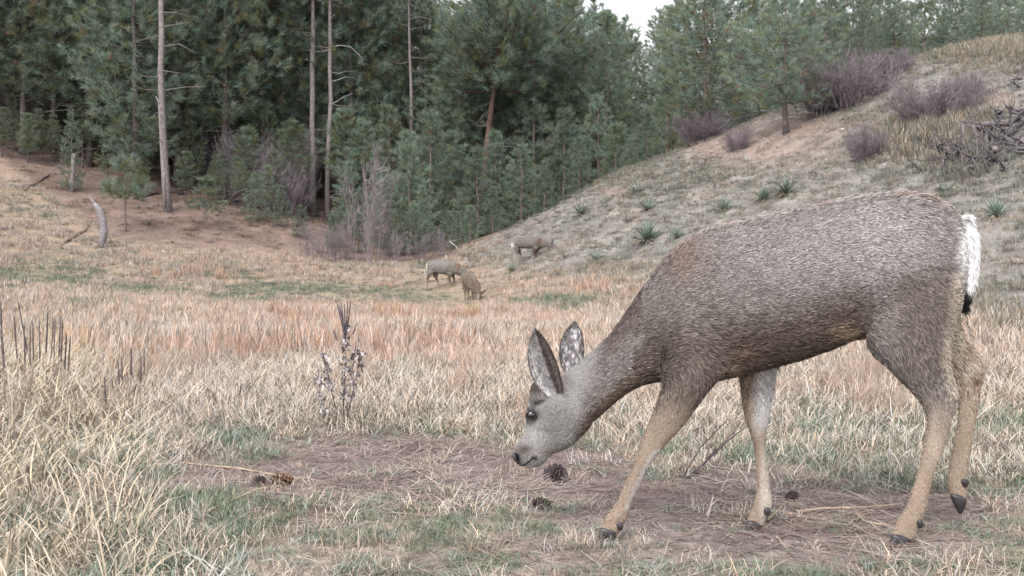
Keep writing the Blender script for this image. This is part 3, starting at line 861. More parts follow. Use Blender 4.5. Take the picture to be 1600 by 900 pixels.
def hero_deer():
    root = empty('mule_deer', (1.05, YD, 0), 'large grey-brown mule deer sniffing the bare soil with lowered head and white tail', 'deer')
    org = np.array([1.05, YD, 0.])
    mb = MB()
    parts = []
    for secs, ex, sh in ((TRUNK, 2.25, .007), (NECK, 2.1, .006), (HEAD, 2.1, .002), (NF, 2.0, .002), (FF, 2.0, .002), (NH, 2.1, .002), (FH, 2.0, .002), (BUD, 2, 0), (BUD2, 2, 0)):
        parts.append(loft(mb, refine(secs), YD, 22, sh, ex))
    V, T = fuse(mb, .0045, 5)
    N, A = vnormals(V, T)
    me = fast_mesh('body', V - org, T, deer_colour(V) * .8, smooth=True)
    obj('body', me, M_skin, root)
    ff = flow_field(parts)
    def lens(P):
        px, py = project(P)
        L = .013 + .009 * sstep(430, 540, py)
        L = np.where((py > 590) & (px > 930), .020 - .012 * sstep(590, 680, py), L)
        L = np.where(px < 985, .016, L)
        tl_ = np.interp(px, [980, 1010, 1045, 1081, 1110, 1167, 1234, 1320, 1397, 1426, 1473, 1500], [475, 432, 394, 361, 349, 337, 322, 304, 295, 294, 313, 340])
        L = L + .010 * sstep(26, 4, py - tl_) * (px > 985)
        L = L + .012 * gb(px, py, 1470, 330, 50, 40) + .008 * sstep(.0, 1, gb(px, py, 1240, 560, 110, 25))
        hd = sstep(930, 890, px + (py - 640) * .3)
        return L * (1 - hd) + .010 * hd
    def wid(P):
        px, py = project(P)
        hd = sstep(930, 890, px + (py - 640) * .3)
        lg = sstep(600, 690, py) * (px > 930)
        return .0020 - .0007 * np.maximum(hd, lg)
    def dens(P):
        px, py = project(P)
        hd = sstep(930, 890, px + (py - 640) * .3)
        lg = sstep(600, 690, py) * (px > 930)
        return (1 - ((px - 830) ** 2 / 49 + (py - 649) ** 2 / 36 < 1) * (px < 845)) * (1 + 2.2 * hd + 1.6 * lg) * np.where(P[:, 1] > YD + .06, .7, 1.0)
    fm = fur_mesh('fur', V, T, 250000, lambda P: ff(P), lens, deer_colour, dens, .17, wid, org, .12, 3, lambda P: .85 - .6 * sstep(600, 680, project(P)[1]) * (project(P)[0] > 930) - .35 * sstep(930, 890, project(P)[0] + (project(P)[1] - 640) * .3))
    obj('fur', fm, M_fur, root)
    # ears
    def ear(b, tip, Y0, W, opend, cup, inner, back, nm):
        B, Tp = at(b[0], b[1], Y0), at(tip[0], tip[1], Y0 + tip[2])
        d = Tp - B; L = np.linalg.norm(d); d /= L
        op = np.array(opend, float); op -= op.dot(d) * d; op /= np.linalg.norm(op)
        sd_ = np.cross(d, op)
        nu, nv = 22, 13
        Vs, Cs = [], []
        for layer in (0, 1):
            for i in range(nu):
                u = i / (nu - 1)
                w = W * (math.sqrt(max(0, 1 - ((u - .45) / .55) ** 2.3)) if u > .45 else .5 + .5 * math.sin(u / .45 * math.pi / 2))
                w = max(w, W * .02)
                for j in range(nv):
                    v = -1 + 2 * j / (nv - 1)
                    ang = v * cup * (1.35 - .5 * u)
                    rr = w / max(cup, .3) * 1.1
                    p = B + d * L * (u - .06 * v * v * u) + sd_ * rr * math.sin(ang) + op * rr * (1 - math.cos(ang))
                    th = .0045 * (1 - v * v) * (1 - .8 * u)
                    Vs.append(p - op * th * (1 if layer == 0 else -.3))
                    if layer == 0:
                        c = np.array(back) * (.8 + .4 * random.random()) * (1 - .45 * (abs(v) > .8)) * (1 - .35 * (u > .85))
                    else:
                        c = inner(u, v) * (.75 + .5 * random.random()) * (1 - .6 * (abs(v) > .9)) * (1 - .35 * (u > .88))
                    Cs.append(c)
        Fs = []
        q = nu * nv
        for i in range(nu - 1):
            for j in range(nv - 1):
                a = i * nv + j
                Fs.append((a, a + nv, a + nv + 1, a + 1))
                Fs.append((q + a, q + a + 1, q + a + nv + 1, q + a + nv))
        for i in range(nu - 1):
            a = i * nv
            Fs.append((a, q + a, q + a + nv, a + nv))
            a = i * nv + nv - 1
            Fs.append((a, a + nv, q + a + nv, q + a))
        Vs = np.array(Vs); Cs = np.array(Cs)
        m_ = MB(); m_.add(Vs - org, Fs, Cs)
        e = obj('ear', m_.mesh('ear'), M_skin, root)
        Tt = []
        for f_ in Fs: Tt += [(f_[0], f_[1], f_[2]), (f_[0], f_[2], f_[3])]
        Tt = np.array(Tt)
        def cf(P, n):
            k = np.argmin(((P[:, None] - Vs[None]) ** 2).sum(-1), 1)
            return Cs[k]
        fu = fur_mesh('ear_hair', Vs, Tt, 6000, lambda P: np.tile(d, (len(P), 1)), lambda P: np.full(len(P), .009), cf, None, .2, lambda P: np.full(len(P), .0012), org, 0, 9)
        obj('ear_hair', fu, M_fur, e)
    def near_in(u, v):
        if v < -.5: return np.array([.46, .45, .46]) * (1.15 - .5 * u)
        if abs(v - .05) < .16: return np.array([.075, .062, .06])
        if v < 0: return np.array([.25, .24, .245])
        return np.array([.165, .14, .128])
    def far_in(u, v):
        return np.array([.5, .5, .52]) if random.random() < .45 * (1 - u * .6) else np.array([.17, .15, .15])
    ear((872, 614), (836, 513, -.02), YD - .05, .047, (-.5, -.8, -.1), 1.0, near_in, (.155, .13, .118), 'near')
    ear((894, 583), (898, 503, .02), YD + .035, .036, (-.3, -.95, .1), .9, far_in, (.15, .125, .115), 'far')
    # white tufts at the mouth of the near ear
    # eyes
    for s in (-1, 1):
        c = at(830, 649, YD + s * .0395)
        bm = bmesh.new()
        bmesh.ops.create_uvsphere(bm, u_segments=20, v_segments=14, radius=.0135)
        for v in bm.verts: v.co.y *= .62
        m_ = bpy.data.meshes.new('eye'); bm.to_mesh(m_); bm.free()
        m_.polygons.foreach_set('use_smooth', np.ones(len(m_.polygons), bool))
        vv = np.array([v.co[:] for v in m_.vertices])
        r_ = np.hypot(vv[:, 0], vv[:, 2])
        set_col(m_, np.where((r_ < .008)[:, None], (.004, .004, .005), (.014, .009, .008)))
        e = obj('eye', m_, M_eye, root, loc=c - org)
        lid = MB()
        ring = [(.0148 * math.cos(a), s * .0045, .0115 * math.sin(a)) for a in np.linspace(0, 2 * math.pi, 19)]
        lid.tube(ring, [.0026] * 19, 6, (.035, .027, .026), cap=False)
        obj('eyelid', lid.mesh('eyelid'), M_skin, e)
    # nose pad with nostrils
    m_ = MB()
    loft(m_, refine([(802, 708, 809, 712, .012), (800.5, 713, 812, 722, .016), (803, 719, 814, 727, .014), (806, 722, 813, 726, .008)]), YD, 14, 0, 2.2, (.02, .017, .02))
    m_.v = [tuple(np.array(v) - org) for v in m_.v]
    nose = obj('nose', m_.mesh('nose'), M_hoof, root)
    for s in (-1, 1):
        m2 = MB()
        loft(m2, [(806, 708, 811, 712, .003, s * .017), (804.5, 712, 810, 718, .004, s * .0165), (806, 717, 810, 719, .002, s * .0165)], YD, 10, 0, 2, (.004, .003, .004))
        m2.v = [tuple(np.array(v) - org) for v in m2.v]
        obj('nostril', m2.mesh('nostril'), M_skin, nose)
    for s in (-1, 1):
        m_ = MB()
        m_.tube([at(812, 728, YD + s * .019) - org, at(820, 726, YD + s * .0255) - org, at(828, 720, YD + s * .0285) - org, at(834, 712, YD + s * .030) - org], [.0012, .002, .0022, .001], 6, (.012, .01, .011))
        obj('mouth_corner', m_.mesh('mouth_corner'), M_skin, root)
    # hooves: two toes a foot, and dewclaws
    HO = [((938, 825, 963, 831), (935, 834, 961, 838), (932, 841, 959, 841), -.08, [(969, 822)]),
          ((1168, 813, 1190, 821), (1163, 822, 1187, 828), (1159, 830, 1183, 831), .08, [(1199, 799)]),
          ((1393, 835, 1424, 843), (1390, 846, 1420, 851), (1387, 857, 1416, 857), -.08, [(1438, 818)]),
          ((1484, 772, 1511, 779), (1489, 786, 1509, 788), (1498, 803, 1504, 801), .08, [(1508, 754)])]
    for a, b, c_, dY, dw in HO:
        for s in (-1, 1):
            m_ = MB()
            o_ = dY + s * .0135
            loft(m_, refine([a + (.0115, o_), b + (.0130, o_), c_ + (.0105 if dY < 0 or c_[2] - c_[0] > 10 else .004, o_)], 3), YD, 14, 0, 2.4, (.028, .024, .027))
            m_.v = [tuple(np.array(v) - org) for v in m_.v]
            obj('hoof', m_.mesh('hoof'), M_hoof, root)
            for (x_, y_) in dw:
                m2 = MB()
                oy = dY + s * .019
                loft(m2, refine([(x_ - 5, y_ - 6, x_ + 4, y_ - 5, .004, oy), (x_ - 6, y_, x_ + 5, y_ + 2, .006, oy), (x_ - 3, y_ + 6, x_ + 3, y_ + 7, .003, oy)]), YD, 10, 0, 2, (.03, .025, .028))
                m2.v = [tuple(np.array(v) - org) for v in m2.v]
                obj('dewclaw', m2.mesh('dewclaw'), M_hoof, root)
    # tail: white with a black tip
    m_ = MB()
    TAIL = [(1494, 342, 1514, 340, .02), (1496, 375, 1526, 372, .028), (1497, 410, 1527, 412, .026), (1498, 440, 1522, 444, .02), (1499, 462, 1516, 464, .014), (1505, 480, 1511, 481, .006)]
    tp = loft(m_, refine(TAIL), YD, 14, .003, 2)
    tv, tt = fuse(m_, .004, 3)
    def tcol(P, n=None):
        px, py = project(P)
        c = np.tile(np.array([.86, .86, .87]), (len(P), 1))
        c = mixc(c, (.30, .27, .25), gb(px, py, 1494, 345, 12, 12))
        return mixc(c, (.018, .015, .017), sstep(432, 450, py + (1515 - px) * .9 - 4))
    t_ = obj('tail', fast_mesh('tail', tv - org, tt, tcol(tv), True), M_skin, root)
    tf = flow_field([tp])
    obj('tail_hair', fur_mesh('tail_hair', tv, tt, 9000, tf, lambda P: np.full(len(P), .034), tcol, None, .14, lambda P: np.full(len(P), .0022), org, .1, 5), M_fur, t_)
    return root

hero_deer()

# ------------------------------------------------------------------ the three deer grazing by the forest edge
def small_deer(label, Y, parts, colf, tail=None, sink=0.0):
    mb = MB()
    for secs, ex in parts:
        loft(mb, refine(secs, 3), Y, 14, 0, ex)
    V, T = fuse(mb, .014, 3)
    c0 = V.mean(0)
    gnd = float(V[:, 2].min())
    org = np.array([c0[0], c0[1], gnd])
    root = empty('mule_deer', org, label, 'deer')
    me = fast_mesh('body', V - org, T, colf(V) * .69, True)
    obj('body', me, M_skin, root)
    ff = lambda P: np.tile(np.array([-.5, 0, -.7]), (len(P), 1))
    obj('fur', fur_mesh('fur', V, T, 12000, ff, lambda P: np.full(len(P), .03), lambda P, n: colf(P) * .69, None, .2, lambda P: np.full(len(P), .006), org, 0, 21), M_fur, root)
    if tail:
        m_ = MB(); loft(m_, refine(tail[0], 3), Y, 10, 0, 2, tail[1])
        m_.v = [tuple(np.array(v) - org) for v in m_.v]
        obj('tail', m_.mesh('tail'), M_skin, root)
    return root

def leg(a, b, c, d, w0=.05, dY=0.0):
    return [(a[0], a[1], a[2], a[3], w0, dY), (b[0], b[1], b[2], b[3], .035, dY), (c[0] + .5, c[1], c[2] - .5, c[3], .02, dY), (d[0] + .5, d[1], d[2] - .5, d[3], .02, dY)]

def c2(V):
    px, py = project(V)
    c = np.tile(np.array([.27, .245, .21]), (len(V), 1)) * (.85 + .3 * fbm(px, py, 5, 4))[:, None]
    c = mixc(c, (.33, .31, .30), gb(px, py, 690, 412, 18, 6))
    c = mixc(c, (.17, .135, .11), sstep(424, 432, py))
    c = mixc(c, (.36, .27, .19), sstep(436, 446, py))
    c = mixc(c, (.24, .15, .12), gb(px, py, 716, 415, 5, 6))
    return c
small_deer('grey deer walking in profile behind a head-down deer in the far meadow', hit(692, 451)[1], [
    ([(717, 413, 714, 428, .07), (708, 408.5, 706, 428, .11), (696, 405.8, 695, 428.5, .13), (684, 405.8, 683, 427, .13), (674, 407, 676, 426, .13), (668, 411, 671, 423, .09)], 2.2),
    ([(731, 428, 725, 435, .05), (726, 419, 719, 430, .07), (716, 411, 711, 428, .1)], 2.0),
    ([(741, 449, 737, 450, .03), (737, 437, 731, 442, .06), (730, 427, 725, 434, .06)], 2.0),
    ([(730, 428, 732, 430, .02, -.06), (735, 423, 736, 425, .012, -.12)], 2), ([(730, 428, 732, 430, .02, .06), (736, 425, 737, 427, .012, .12)], 2),
    (leg((668, 421, 678, 426), (667, 432, 672, 432), (666.5, 440, 669.5, 440), (666.5, 452, 669.5, 452), .06, -.08), 2), (leg((675, 426, 685, 428), (679, 434, 684, 433), (683, 441, 686, 440), (686, 452, 689, 452), .06, .08), 2),
    (leg((698, 426, 707, 428), (700.5, 436, 704.5, 436), (702, 445, 705, 445), (703, 455, 706, 455), .05, -.08), 2), (leg((704, 426, 711, 426), (707, 434, 710.5, 433), (709, 441, 712, 441), (710, 451, 713, 451), .05, .08), 2)], c2,
    ([(666.5, 411, 669, 411, .03), (665.5, 417, 668.5, 417, .035), (666, 423, 668, 423, .02)], (.45, .42, .38)))

def c3(V):
    px, py = project(V)
    c = np.tile(np.array([.27, .215, .17]), (len(V), 1)) * (.85 + .3 * fbm(px, py, 5, 7))[:, None]
    c = mixc(c, (.30, .27, .22), gb(px, py, 724, 430, 10, 8))
    c = mixc(c, (.20, .145, .115), sstep(736, 744, px) * sstep(432, 445, py))
    c = mixc(c, (.34, .25, .175), sstep(450, 460, py) * (px < 736))
    c = mixc(c, (.50, .47, .43), gb(px, py, 747, 463, 2.5, 4) * .8)
    return c
small_deer('brown deer grazing with its head down in the tan grass, facing half towards the camera', hit(733, 470)[1], [
    ([(745, 434, 742, 456, .13, -.28), (737, 426, 735, 453, .14, -.1), (729, 423.5, 729, 450, .14, .1), (721.5, 427, 723, 446, .12, .3)], 2.1),
    ([(750, 458, 743, 461, .055, -.56), (751, 447, 742, 457, .075, -.48), (747, 437, 738, 453, .10, -.32)], 2),
    ([(746, 471, 750, 470, .03, -.62), (744, 463, 751.5, 463, .05, -.6), (744, 454, 753, 456, .06, -.55)], 2),
    ([(752, 456, 753, 459, .02, -.5), (757, 452.5, 758, 456, .025, -.5), (760, 451, 760.5, 452, .01, -.5)], 2), ([(742, 456, 744, 458, .02, -.6), (738, 454, 738.5, 457, .02, -.65), (736, 454.5, 736, 455.5, .01, -.65)], 2),
    (leg((721, 440, 730, 443), (724, 453, 729, 453), (725.5, 461, 728.5, 461), (725.5, 472, 728.5, 472), .06, .2), 2), (leg((728, 444, 736, 446), (729, 455, 733.5, 455), (730, 462, 733, 462), (730, 472, 733, 472), .06, .05), 2),
    (leg((735, 448, 743, 451), (736.5, 458, 740.5, 458), (737.5, 465, 740.5, 465), (738, 475, 741, 475), .05, -.2), 2), (leg((740, 448, 747, 451), (742, 458, 746, 458), (743.5, 466, 746.5, 466), (744, 475, 747, 475), .05, -.3), 2)], c3)

def c4(V):
    px, py = project(V)
    c = np.tile(np.array([.29, .275, .235]), (len(V), 1)) * (.85 + .3 * fbm(px, py, 5, 9))[:, None]
    c = mixc(c, (.25, .15, .12), gb(px, py, 842, 377, 4, 7) * .9)
    c = mixc(c, (.17, .11, .09), sstep(386, 390, py) * (px > 812) * (px < 850))
    c = mixc(c, (.26, .25, .25), sstep(850, 858, px))
    c = mixc(c, (.45, .40, .35), sstep(394, 401, py))
    c = c * .82
    c = mixc(c, (.80, .78, .75), gb(px, py, 800, 383, 3.2, 5) * 1.3)
    return c
small_deer('deer with white rump patch feeding on the slope of the hill', hit(822, 411)[1], [
    ([(849, 374, 846, 386, .07), (841, 370.5, 840, 387, .11), (828, 371, 828, 388.5, .13), (816, 371, 817, 388, .13), (806, 372.5, 808, 387, .13), (800, 377, 802, 387, .09)], 2.2),
    ([(862, 380, 858, 387, .05), (855, 376, 852, 386, .06), (847, 373, 844, 388, .09)], 2),
    ([(869, 392, 866, 393, .03), (868, 385, 862, 389, .05), (863, 379, 858, 386, .055)], 2),
    ([(861, 380, 863, 381, .02, -.06), (864, 374, 866, 375, .022, -.1), (867, 371.5, 868, 372, .01, -.12)], 2), ([(860, 380, 862, 381, .02, .06), (861, 374, 863, 375, .022, .1), (863, 372, 864, 372.5, .01, .12)], 2),
    (leg((801, 383, 812, 390), (805, 393, 810, 393), (808, 401, 811, 400), (809, 413, 812, 413), .06, -.08), 2), (leg((803, 384, 814, 390), (809, 394, 813.5, 393), (814, 401, 816.5, 400), (815, 412, 818, 412), .06, .08), 2),
    (leg((833, 385, 842, 388), (832, 395, 836.5, 395), (831.5, 404, 834.5, 404), (831.5, 415, 834.5, 415), .05, -.08), 2), (leg((838, 385, 846, 387), (836, 394, 840, 394), (837.5, 401, 840.5, 401), (839, 411, 842, 411), .05, .08), 2)], c4,
    ([(799.5, 378, 801.5, 378, .03), (799, 383, 801, 383, .03), (799.5, 388, 801, 388, .015)], (.75, .73, .70)))

# ------------------------------------------------------------------ bare shrubs
def shrub_meshes(seed, n=70, twigs=9, h=1.0, col=(.15, .125, .138), upright=.55, r0=.0075):
    g = np.random.default_rng(seed)
    mb, tw = MB(), MB()
    for i in range(n):
        a = g.uniform(0, 6.283)
        b = np.array([math.cos(a), math.sin(a), 0]) * g.uniform(0, .42) * np.array([1, .8, 0])
        b[2] = -.06
        lean = np.array([math.cos(a), math.sin(a), 0]) * g.uniform(.15, .75) * (1.1 - upright) * 2 + np.array([g.normal(0, .12), g.normal(0, .12), 1])
        L = h * g.uniform(.55, 1.02) * (1 - .45 * np.linalg.norm(b[:2]))
        lean = lean / np.linalg.norm(lean)
        P = [b]
        for k in range(3):
            P.append(P[-1] + lean * L / 3 + g.normal(0, .035, 3) * h)
        c = np.array(col) * g.uniform(.75, 1.3)
        mb.tube(P, [r0, r0 * .8, r0 * .55, r0 * .25], 4, c, cap=False)
        for j in range(twigs):
            s = g.uniform(.25, 1.0) * 3
            k = min(2, int(s)); q = P[k] + (P[k + 1] - P[k]) * (s - k)
            d = lean * .7 + g.normal(0, .5, 3); d[2] = abs(d[2]) * .9 + .1
            d /= np.linalg.norm(d)
            l = L * g.uniform(.14, .34)
            m_ = q + d * l * .5 + g.normal(0, .02, 3)
            e = q + d * l
            tw.tube([q, m_, e], [r0 * .45, r0 * .35, r0 * .12], 3, c * g.uniform(.9, 1.35), cap=False)
            for u in range(2):
                d3 = d + g.normal(0, .6, 3); d3 /= np.linalg.norm(d3)
                tw.tube([m_, m_ + d3 * l * .5], [r0 * .3, r0 * .1], 3, c * g.uniform(1.0, 1.45), cap=False)
    return mb.mesh('stems'), tw.mesh('twigs')
SH = [shrub_meshes(300, 110, 15), shrub_meshes(301, 100, 15, upright=.65), shrub_meshes(302, 15, 26, upright=.92, col=(.165, .14, .15))]

def shrub(k, loc, size, label, rot=0.0, group=None, name='bare_shrub', tint=None):
    r = empty(name, loc, label, 'shrub', group)
    obj('stems', SH[k][0], M_twig, r)
    t = obj('twigs', SH[k][1], M_twig, r)
    t['kind'] = 'stuff'
    r.scale = size
    r.rotation_euler = (0, 0, rot)
    return r

def shrub_px(k, px, py, wpx, hpx, label, rot=0.0, depth=None, group=None, Y=None):
    p = hit(px, py) if Y is None else ground_pt(px, Y)
    m = p[1] / F
    sx = wpx * m / 1.35
    return shrub(k, p, (sx, depth or sx * .8, hpx * m / 1.02), label, rot, group)
shrub_px(0, 1325, 165, 165, 92, 'large bare purple-grey shrub at the crest of the hill', .3)
shrub_px(1, 1280, 180, 95, 70, 'bare purple-grey shrub right beside the leaning pine on the hillside', 1.4)
shrub_px(1, 1385, 120, 85, 50, 'smaller bare shrub topping the crest beside the large purple-grey one', 2.4)
shrub_px(0, 1460, 190, 150, 82, 'wide bare shrub in tall pale grass above the fallen dead tree', 2.1)
shrub_px(1, 1510, 160, 80, 50, 'bare shrub adjoining the wide one in the tall pale grass', .9)
shrub_px(1, 1355, 250, 82, 60, 'small rounded bare shrub lower down the slope below the crest shrubs', .4)
shrub_px(0, 1095, 222, 110, 58, 'dark bare shrub under the wide crest pine', 1.0)
shrub_px(1, 1150, 235, 60, 40, 'low bare shrub between the two hillside pines', 2.0)
# tall bare bush in front of the forest and the dark twiggy understorey
r_ = shrub_px(2, 578, 411, 120, 190, 'tall bare purple-grey bush standing before the dense young pines', .7)
for px, py, w, h, k in [(535, 408, 80, 70, 2), (495, 405, 70, 60, 2), (515, 407, 70, 55, 2), (625, 410, 60, 60, 2), (690, 403, 55, 50, 2), (655, 408, 60, 50, 2)]:
    shrub_px(k, px, py, w, h, 'low dark twiggy shrub at the forest foot by ' + near_mark(px), random.uniform(0, 6), None, 'twiggy shrubs at the forest foot')
for px, Y, w, h, k in [(330, 48, 110, 120, 0), (390, 46, 100, 130, 1), (440, 45, 90, 110, 0), (60, 49, 120, 90, 1), (130, 50, 120, 110, 0), (215, 48, 110, 110, 1), (300, 52, 120, 150, 1), (360, 52, 120, 160, 0), (20, 52, 100, 90, 0), (460, 49, 100, 140, 1), (170, 54, 130, 130, 0), (250, 55, 120, 140, 1), (410, 54, 120, 150, 0)]:
    shrub_px(k, px, 0, w, h, 'leafless grey shrub shaded by pines near ' + near_mark(px), random.uniform(0, 6), None, 'leafless shrubs under the pines', Y=Y)

# ------------------------------------------------------------------ yuccas
def yucca_meshes(seed, n=110):
    g = np.random.default_rng(seed)
    out = []
    for dry in (0, 1):
        V, T, C = [], [], []
        for i in range(n if not dry else n // 2):
            a = g.uniform(0, 6.283)
            el = math.asin(g.uniform(.12, 1.0)) if not dry else g.uniform(-.12, .25)
            d = np.array([math.cos(a) * math.cos(el), math.sin(a) * math.cos(el), math.sin(el)])
            L = g.uniform(.75, 1.05) * (1 if not dry else .8)
            s = np.cross(d, [0, 0, 1.]); s /= np.linalg.norm(s) + 1e-6
            s = s * math.cos(q := g.uniform(-.6, .6)) + np.cross(s, d) * math.sin(q)
            w = .04
            b = len(V)
            base = np.array([0, 0, .03])
            mid = base + d * L * .5; tip = base + d * L + np.array([0, 0, -.05 - .1 * dry])
            c = (np.array([.15, .20, .155]) * g.uniform(.7, 1.35)) if not dry else np.array([.30, .265, .19]) * g.uniform(.6, 1.2)
            V += [base - s * w * .4, base + s * w * .4, mid - s * w * .5, mid + s * w * .5, tip]
            C += [c * .7, c * .7, c, c, c * 1.1]
            T += [(b, b + 1, b + 3), (b, b + 3, b + 2), (b + 2, b + 3, b + 4)]
        out.append(fast_mesh('green_leaves' if not dry else 'dry_skirt', np.array(V), np.array(T), np.array(C)))
    return out
YU = [yucca_meshes(400), yucca_meshes(401, 80), yucca_meshes(402, 60)]
for px, py, wpx, k, lab in [(1010, 378, 58, 0, 'biggest green yucca low on the slope, just above the deer\'s shoulders'), (1012, 328, 38, 2, 'small yucca with dark and yellow leaves above the biggest yucca'), (995, 302, 34, 2, 'loose spiky yucca uppermost in the group above the biggest yucca'),
                            (908, 336, 40, 2, 'greyish dried yucca on the lower ridge of the slope'), (1133, 328, 32, 1, 'pale blue-green yucca alone on the mid slope'), (1193, 313, 38, 1, 'dull yucca leaning against a brighter yucca'),
                            (1228, 304, 46, 0, 'bright green yucca with yellowed lower leaves beside a dull one'), (1557, 340, 52, 1, 'tall grassy green yucca with tan tuft below, behind the deer\'s tail'), (1473, 302, 34, 2, 'half hidden yucca behind the deer\'s rump under the dead branches'),
                            (800, 424, 26, 2, 'small yucca at the hill foot under the white-rumped deer'), (1058, 372, 26, 1, 'little pale yucca beside the biggest yucca'), (932, 406, 30, 2, 'faint yucca low on the slope to the side of the white-rumped deer')]:
    p = hit(px, py)
    s = wpx * p[1] / F / 1.3
    r = empty('yucca_plant', p, lab, 'yucca')
    obj('green_leaves', YU[k][0], M_yucca, r); obj('dry_skirt', YU[k][1], M_leaf, r)
    r.scale = (s, s, s * (1.0 if k != 1 else 1.15)); r.rotation_euler = (0, 0, random.uniform(0, 6))

# ------------------------------------------------------------------ dead wood
def limb_curve(g, a, b, wob, n=6):
    P = [a + (b - a) * (i / (n - 1)) for i in range(n)]
    for i in range(1, n - 1): P[i] = P[i] + g.normal(0, wob, 3)
    return P

g = np.random.default_rng(500)
base = hit(1600, 262)
fd = empty('fallen_dead_tree', base, 'dark gnarled fallen dead tree with twisted grey branches on the slope', 'dead tree')
for (x0, y0, x1, y1, r, lift) in [(1640, 205, 1500, 255, .10, .25), (1650, 190, 1530, 215, .085, .35), (1600, 200, 1490, 262, .05, .2), (1560, 215, 1530, 245, .05, .3), (1640, 240, 1545, 225, .06, .3), (1600, 178, 1535, 205, .045, .4), (1530, 235, 1455, 272, .05, .12), (1500, 260, 1440, 268, .035, .1),
                                  (1490, 240, 1470, 275, .03, .2), (1580, 250, 1510, 275, .045, .1), (1530, 222, 1520, 262, .04, .25), (1650, 255, 1560, 268, .05, .12), (1600, 225, 1560, 270, .04, .2), (1630, 165, 1580, 195, .05, .3), (1512, 245, 1480, 262, .03, .3), (1590, 130, 1583, 148, .03, .2), (1650, 225, 1590, 232, .07, .3)] + [(1475 + 9 * q + g.uniform(-20, 40), 205 + g.uniform(0, 60) - q, 1460 + 9 * q + g.uniform(-30, 30), 225 + g.uniform(0, 60) - q * 1.2, g.uniform(.025, .06), g.uniform(.1, .4)) for q in range(16)]:
    a, b = hit(x0, y0), hit(x1, y1)
    a = a + [0, 0, lift * .6]; b = b + [0, 0, lift * .25]
    P = limb_curve(g, a - base, b - base, .09, 7)
    r *= 1.25
    m_ = MB(); m_.tube(P, [r * (1 - .1 * i) for i in range(7)], 8, np.array([.11, .097, .10]) * g.uniform(.5, 1.9), jit=.25)
    L = obj('limb', m_.mesh('limb'), M_wood, fd)
    for q in range(7):
        i = int(g.integers(1, 6)); d = g.normal(0, .22, 3); d[2] = abs(d[2]) * .8
        m2 = MB(); m2.tube([P[i], P[i] + d * .6 + g.normal(0, .04, 3), P[i] + d * 1.5], [r * .35, r * .22, .006], 5, np.array([.095, .085, .09]) * g.uniform(.6, 1.6))
        obj('twig', m2.mesh('twig'), M_wood, L)

def log(name, label, pix, rad, col, cat='log', lift=0.0, Y=None, n=9, twigs=0, end=None):
    """dead stem through photo pixels, lying or standing on the ground"""
    if Y is None:
        W = [hit(px, py) + np.array([0, 0, lift]) for px, py in pix]
    else:
        W = [at(px, py, Y) for px, py in pix]
    b = W[0].copy()
    m_ = MB()
    m_.tube([w - b for w in W], rad, n, col, jit=.18 if name != 'broken_snag' else .34)
    if end == 'jag':
        e = W[-1] - b; d = (W[-1] - W[-2]); d /= np.linalg.norm(d)
        for q in range(4):
            o_ = np.array([math.cos(q * 1.6), math.sin(q * 1.6) * .6, 0]) * rad[-1] * .55
            m_.tube([e + o_ - d * .05, e + o_ + d * g.uniform(.1, .32)], [rad[-1] * .45, .008], 5, np.array(col) * 1.15)
    o = obj(name, m_.mesh(name), M_wood, None, label, cat, None, None, b)
    for q in range(twigs):
        i = int(g.integers(1, len(W))); p = W[i] - b; d = g.normal(0, .2, 3); d[2] = abs(d[2])
        m2 = MB(); m2.tube([p, p + d * .7, p + d * 1.4 + [0, 0, .04]], [.014, .009, .003], 4, col)
        obj('twig', m2.mesh('twig'), M_wood, o)
    return o
p = hit(156, 386)
sx = np.interp(np.linspace(388, 318, 13), [318, 330, 347, 368, 388], [147, 155.5, 161, 162.5, 157])
sn = log('broken_snag', 'curved broken grey snag standing at the foot of the grass bank', list(zip(sx, np.linspace(388, 318, 13))), [.085, .10, .125, .11, .13, .12, .115, .135, .12, .125, .11, .105, .07], (.21, .195, .20), 'snag', Y=p[1], n=11, end='jag', twigs=3)
log('fallen_branch', 'short fallen branch with pale broken end beside the curved snag', [(96, 384), (103, 378), (109, 376), (121, 367), (130, 364), (138, 356)], [.03, .07, .075, .05, .045, .02], (.20, .155, .125), 'branch', .05, twigs=6)
log('fallen_log', 'stubby dark log end lying on the grass bank', [(-14, 359), (4, 360), (20, 358)], [.08, .08, .06], (.16, .12, .11), 'log', .04)
log('fallen_log', 'thin fallen log on the leaf-brown slope beside the slender young pine', [(38, 299), (47, 292), (55, 289), (66, 281), (78, 275)], [.03, .05, .06, .05, .025], (.15, .11, .10), 'log', .05, twigs=3)
log('fallen_log', 'dark fallen log lying at the foot of the tall grey-trunked pine', [(213, 312), (235, 305), (258, 303), (290, 305)], [.06, .09, .09, .07], (.075, .06, .058), 'log', .07)
log('fallen_branch', 'dark arching dead branch at the shaded forest edge', [(358, 322), (362, 308), (372, 300), (386, 296)], [.03, .045, .05, .03], (.07, .055, .055), 'branch', Y=42.5, twigs=4)
p = hit(710, 400)
log('dead_stick', 'pale bare stick poking out of the grass at the forest edge', [(722, 398), (712, 385), (702, 377)], [.03, .03, .02], (.31, .29, .275), 'stick', Y=p[1], twigs=2)
p = hit(263, 331)
log('dead_sapling', 'thin pale dead stem leaning against the tall grey-trunked pine', [(259, 326), (256, 270), (252, 220), (248, 160), (243, 150)], [.055, .05, .045, .03, .012], (.22, .20, .19), 'dead sapling', Y=p[1] - .5, twigs=5)
p = hit(112, 302)
log('dead_stub', 'short pale dead trunk beside the slender young pine', [(112, 304), (112, 285), (114, 262), (115, 240)], [.12, .10, .09, .075], (.24, .215, .205), 'dead stub', Y=p[1] + .2)
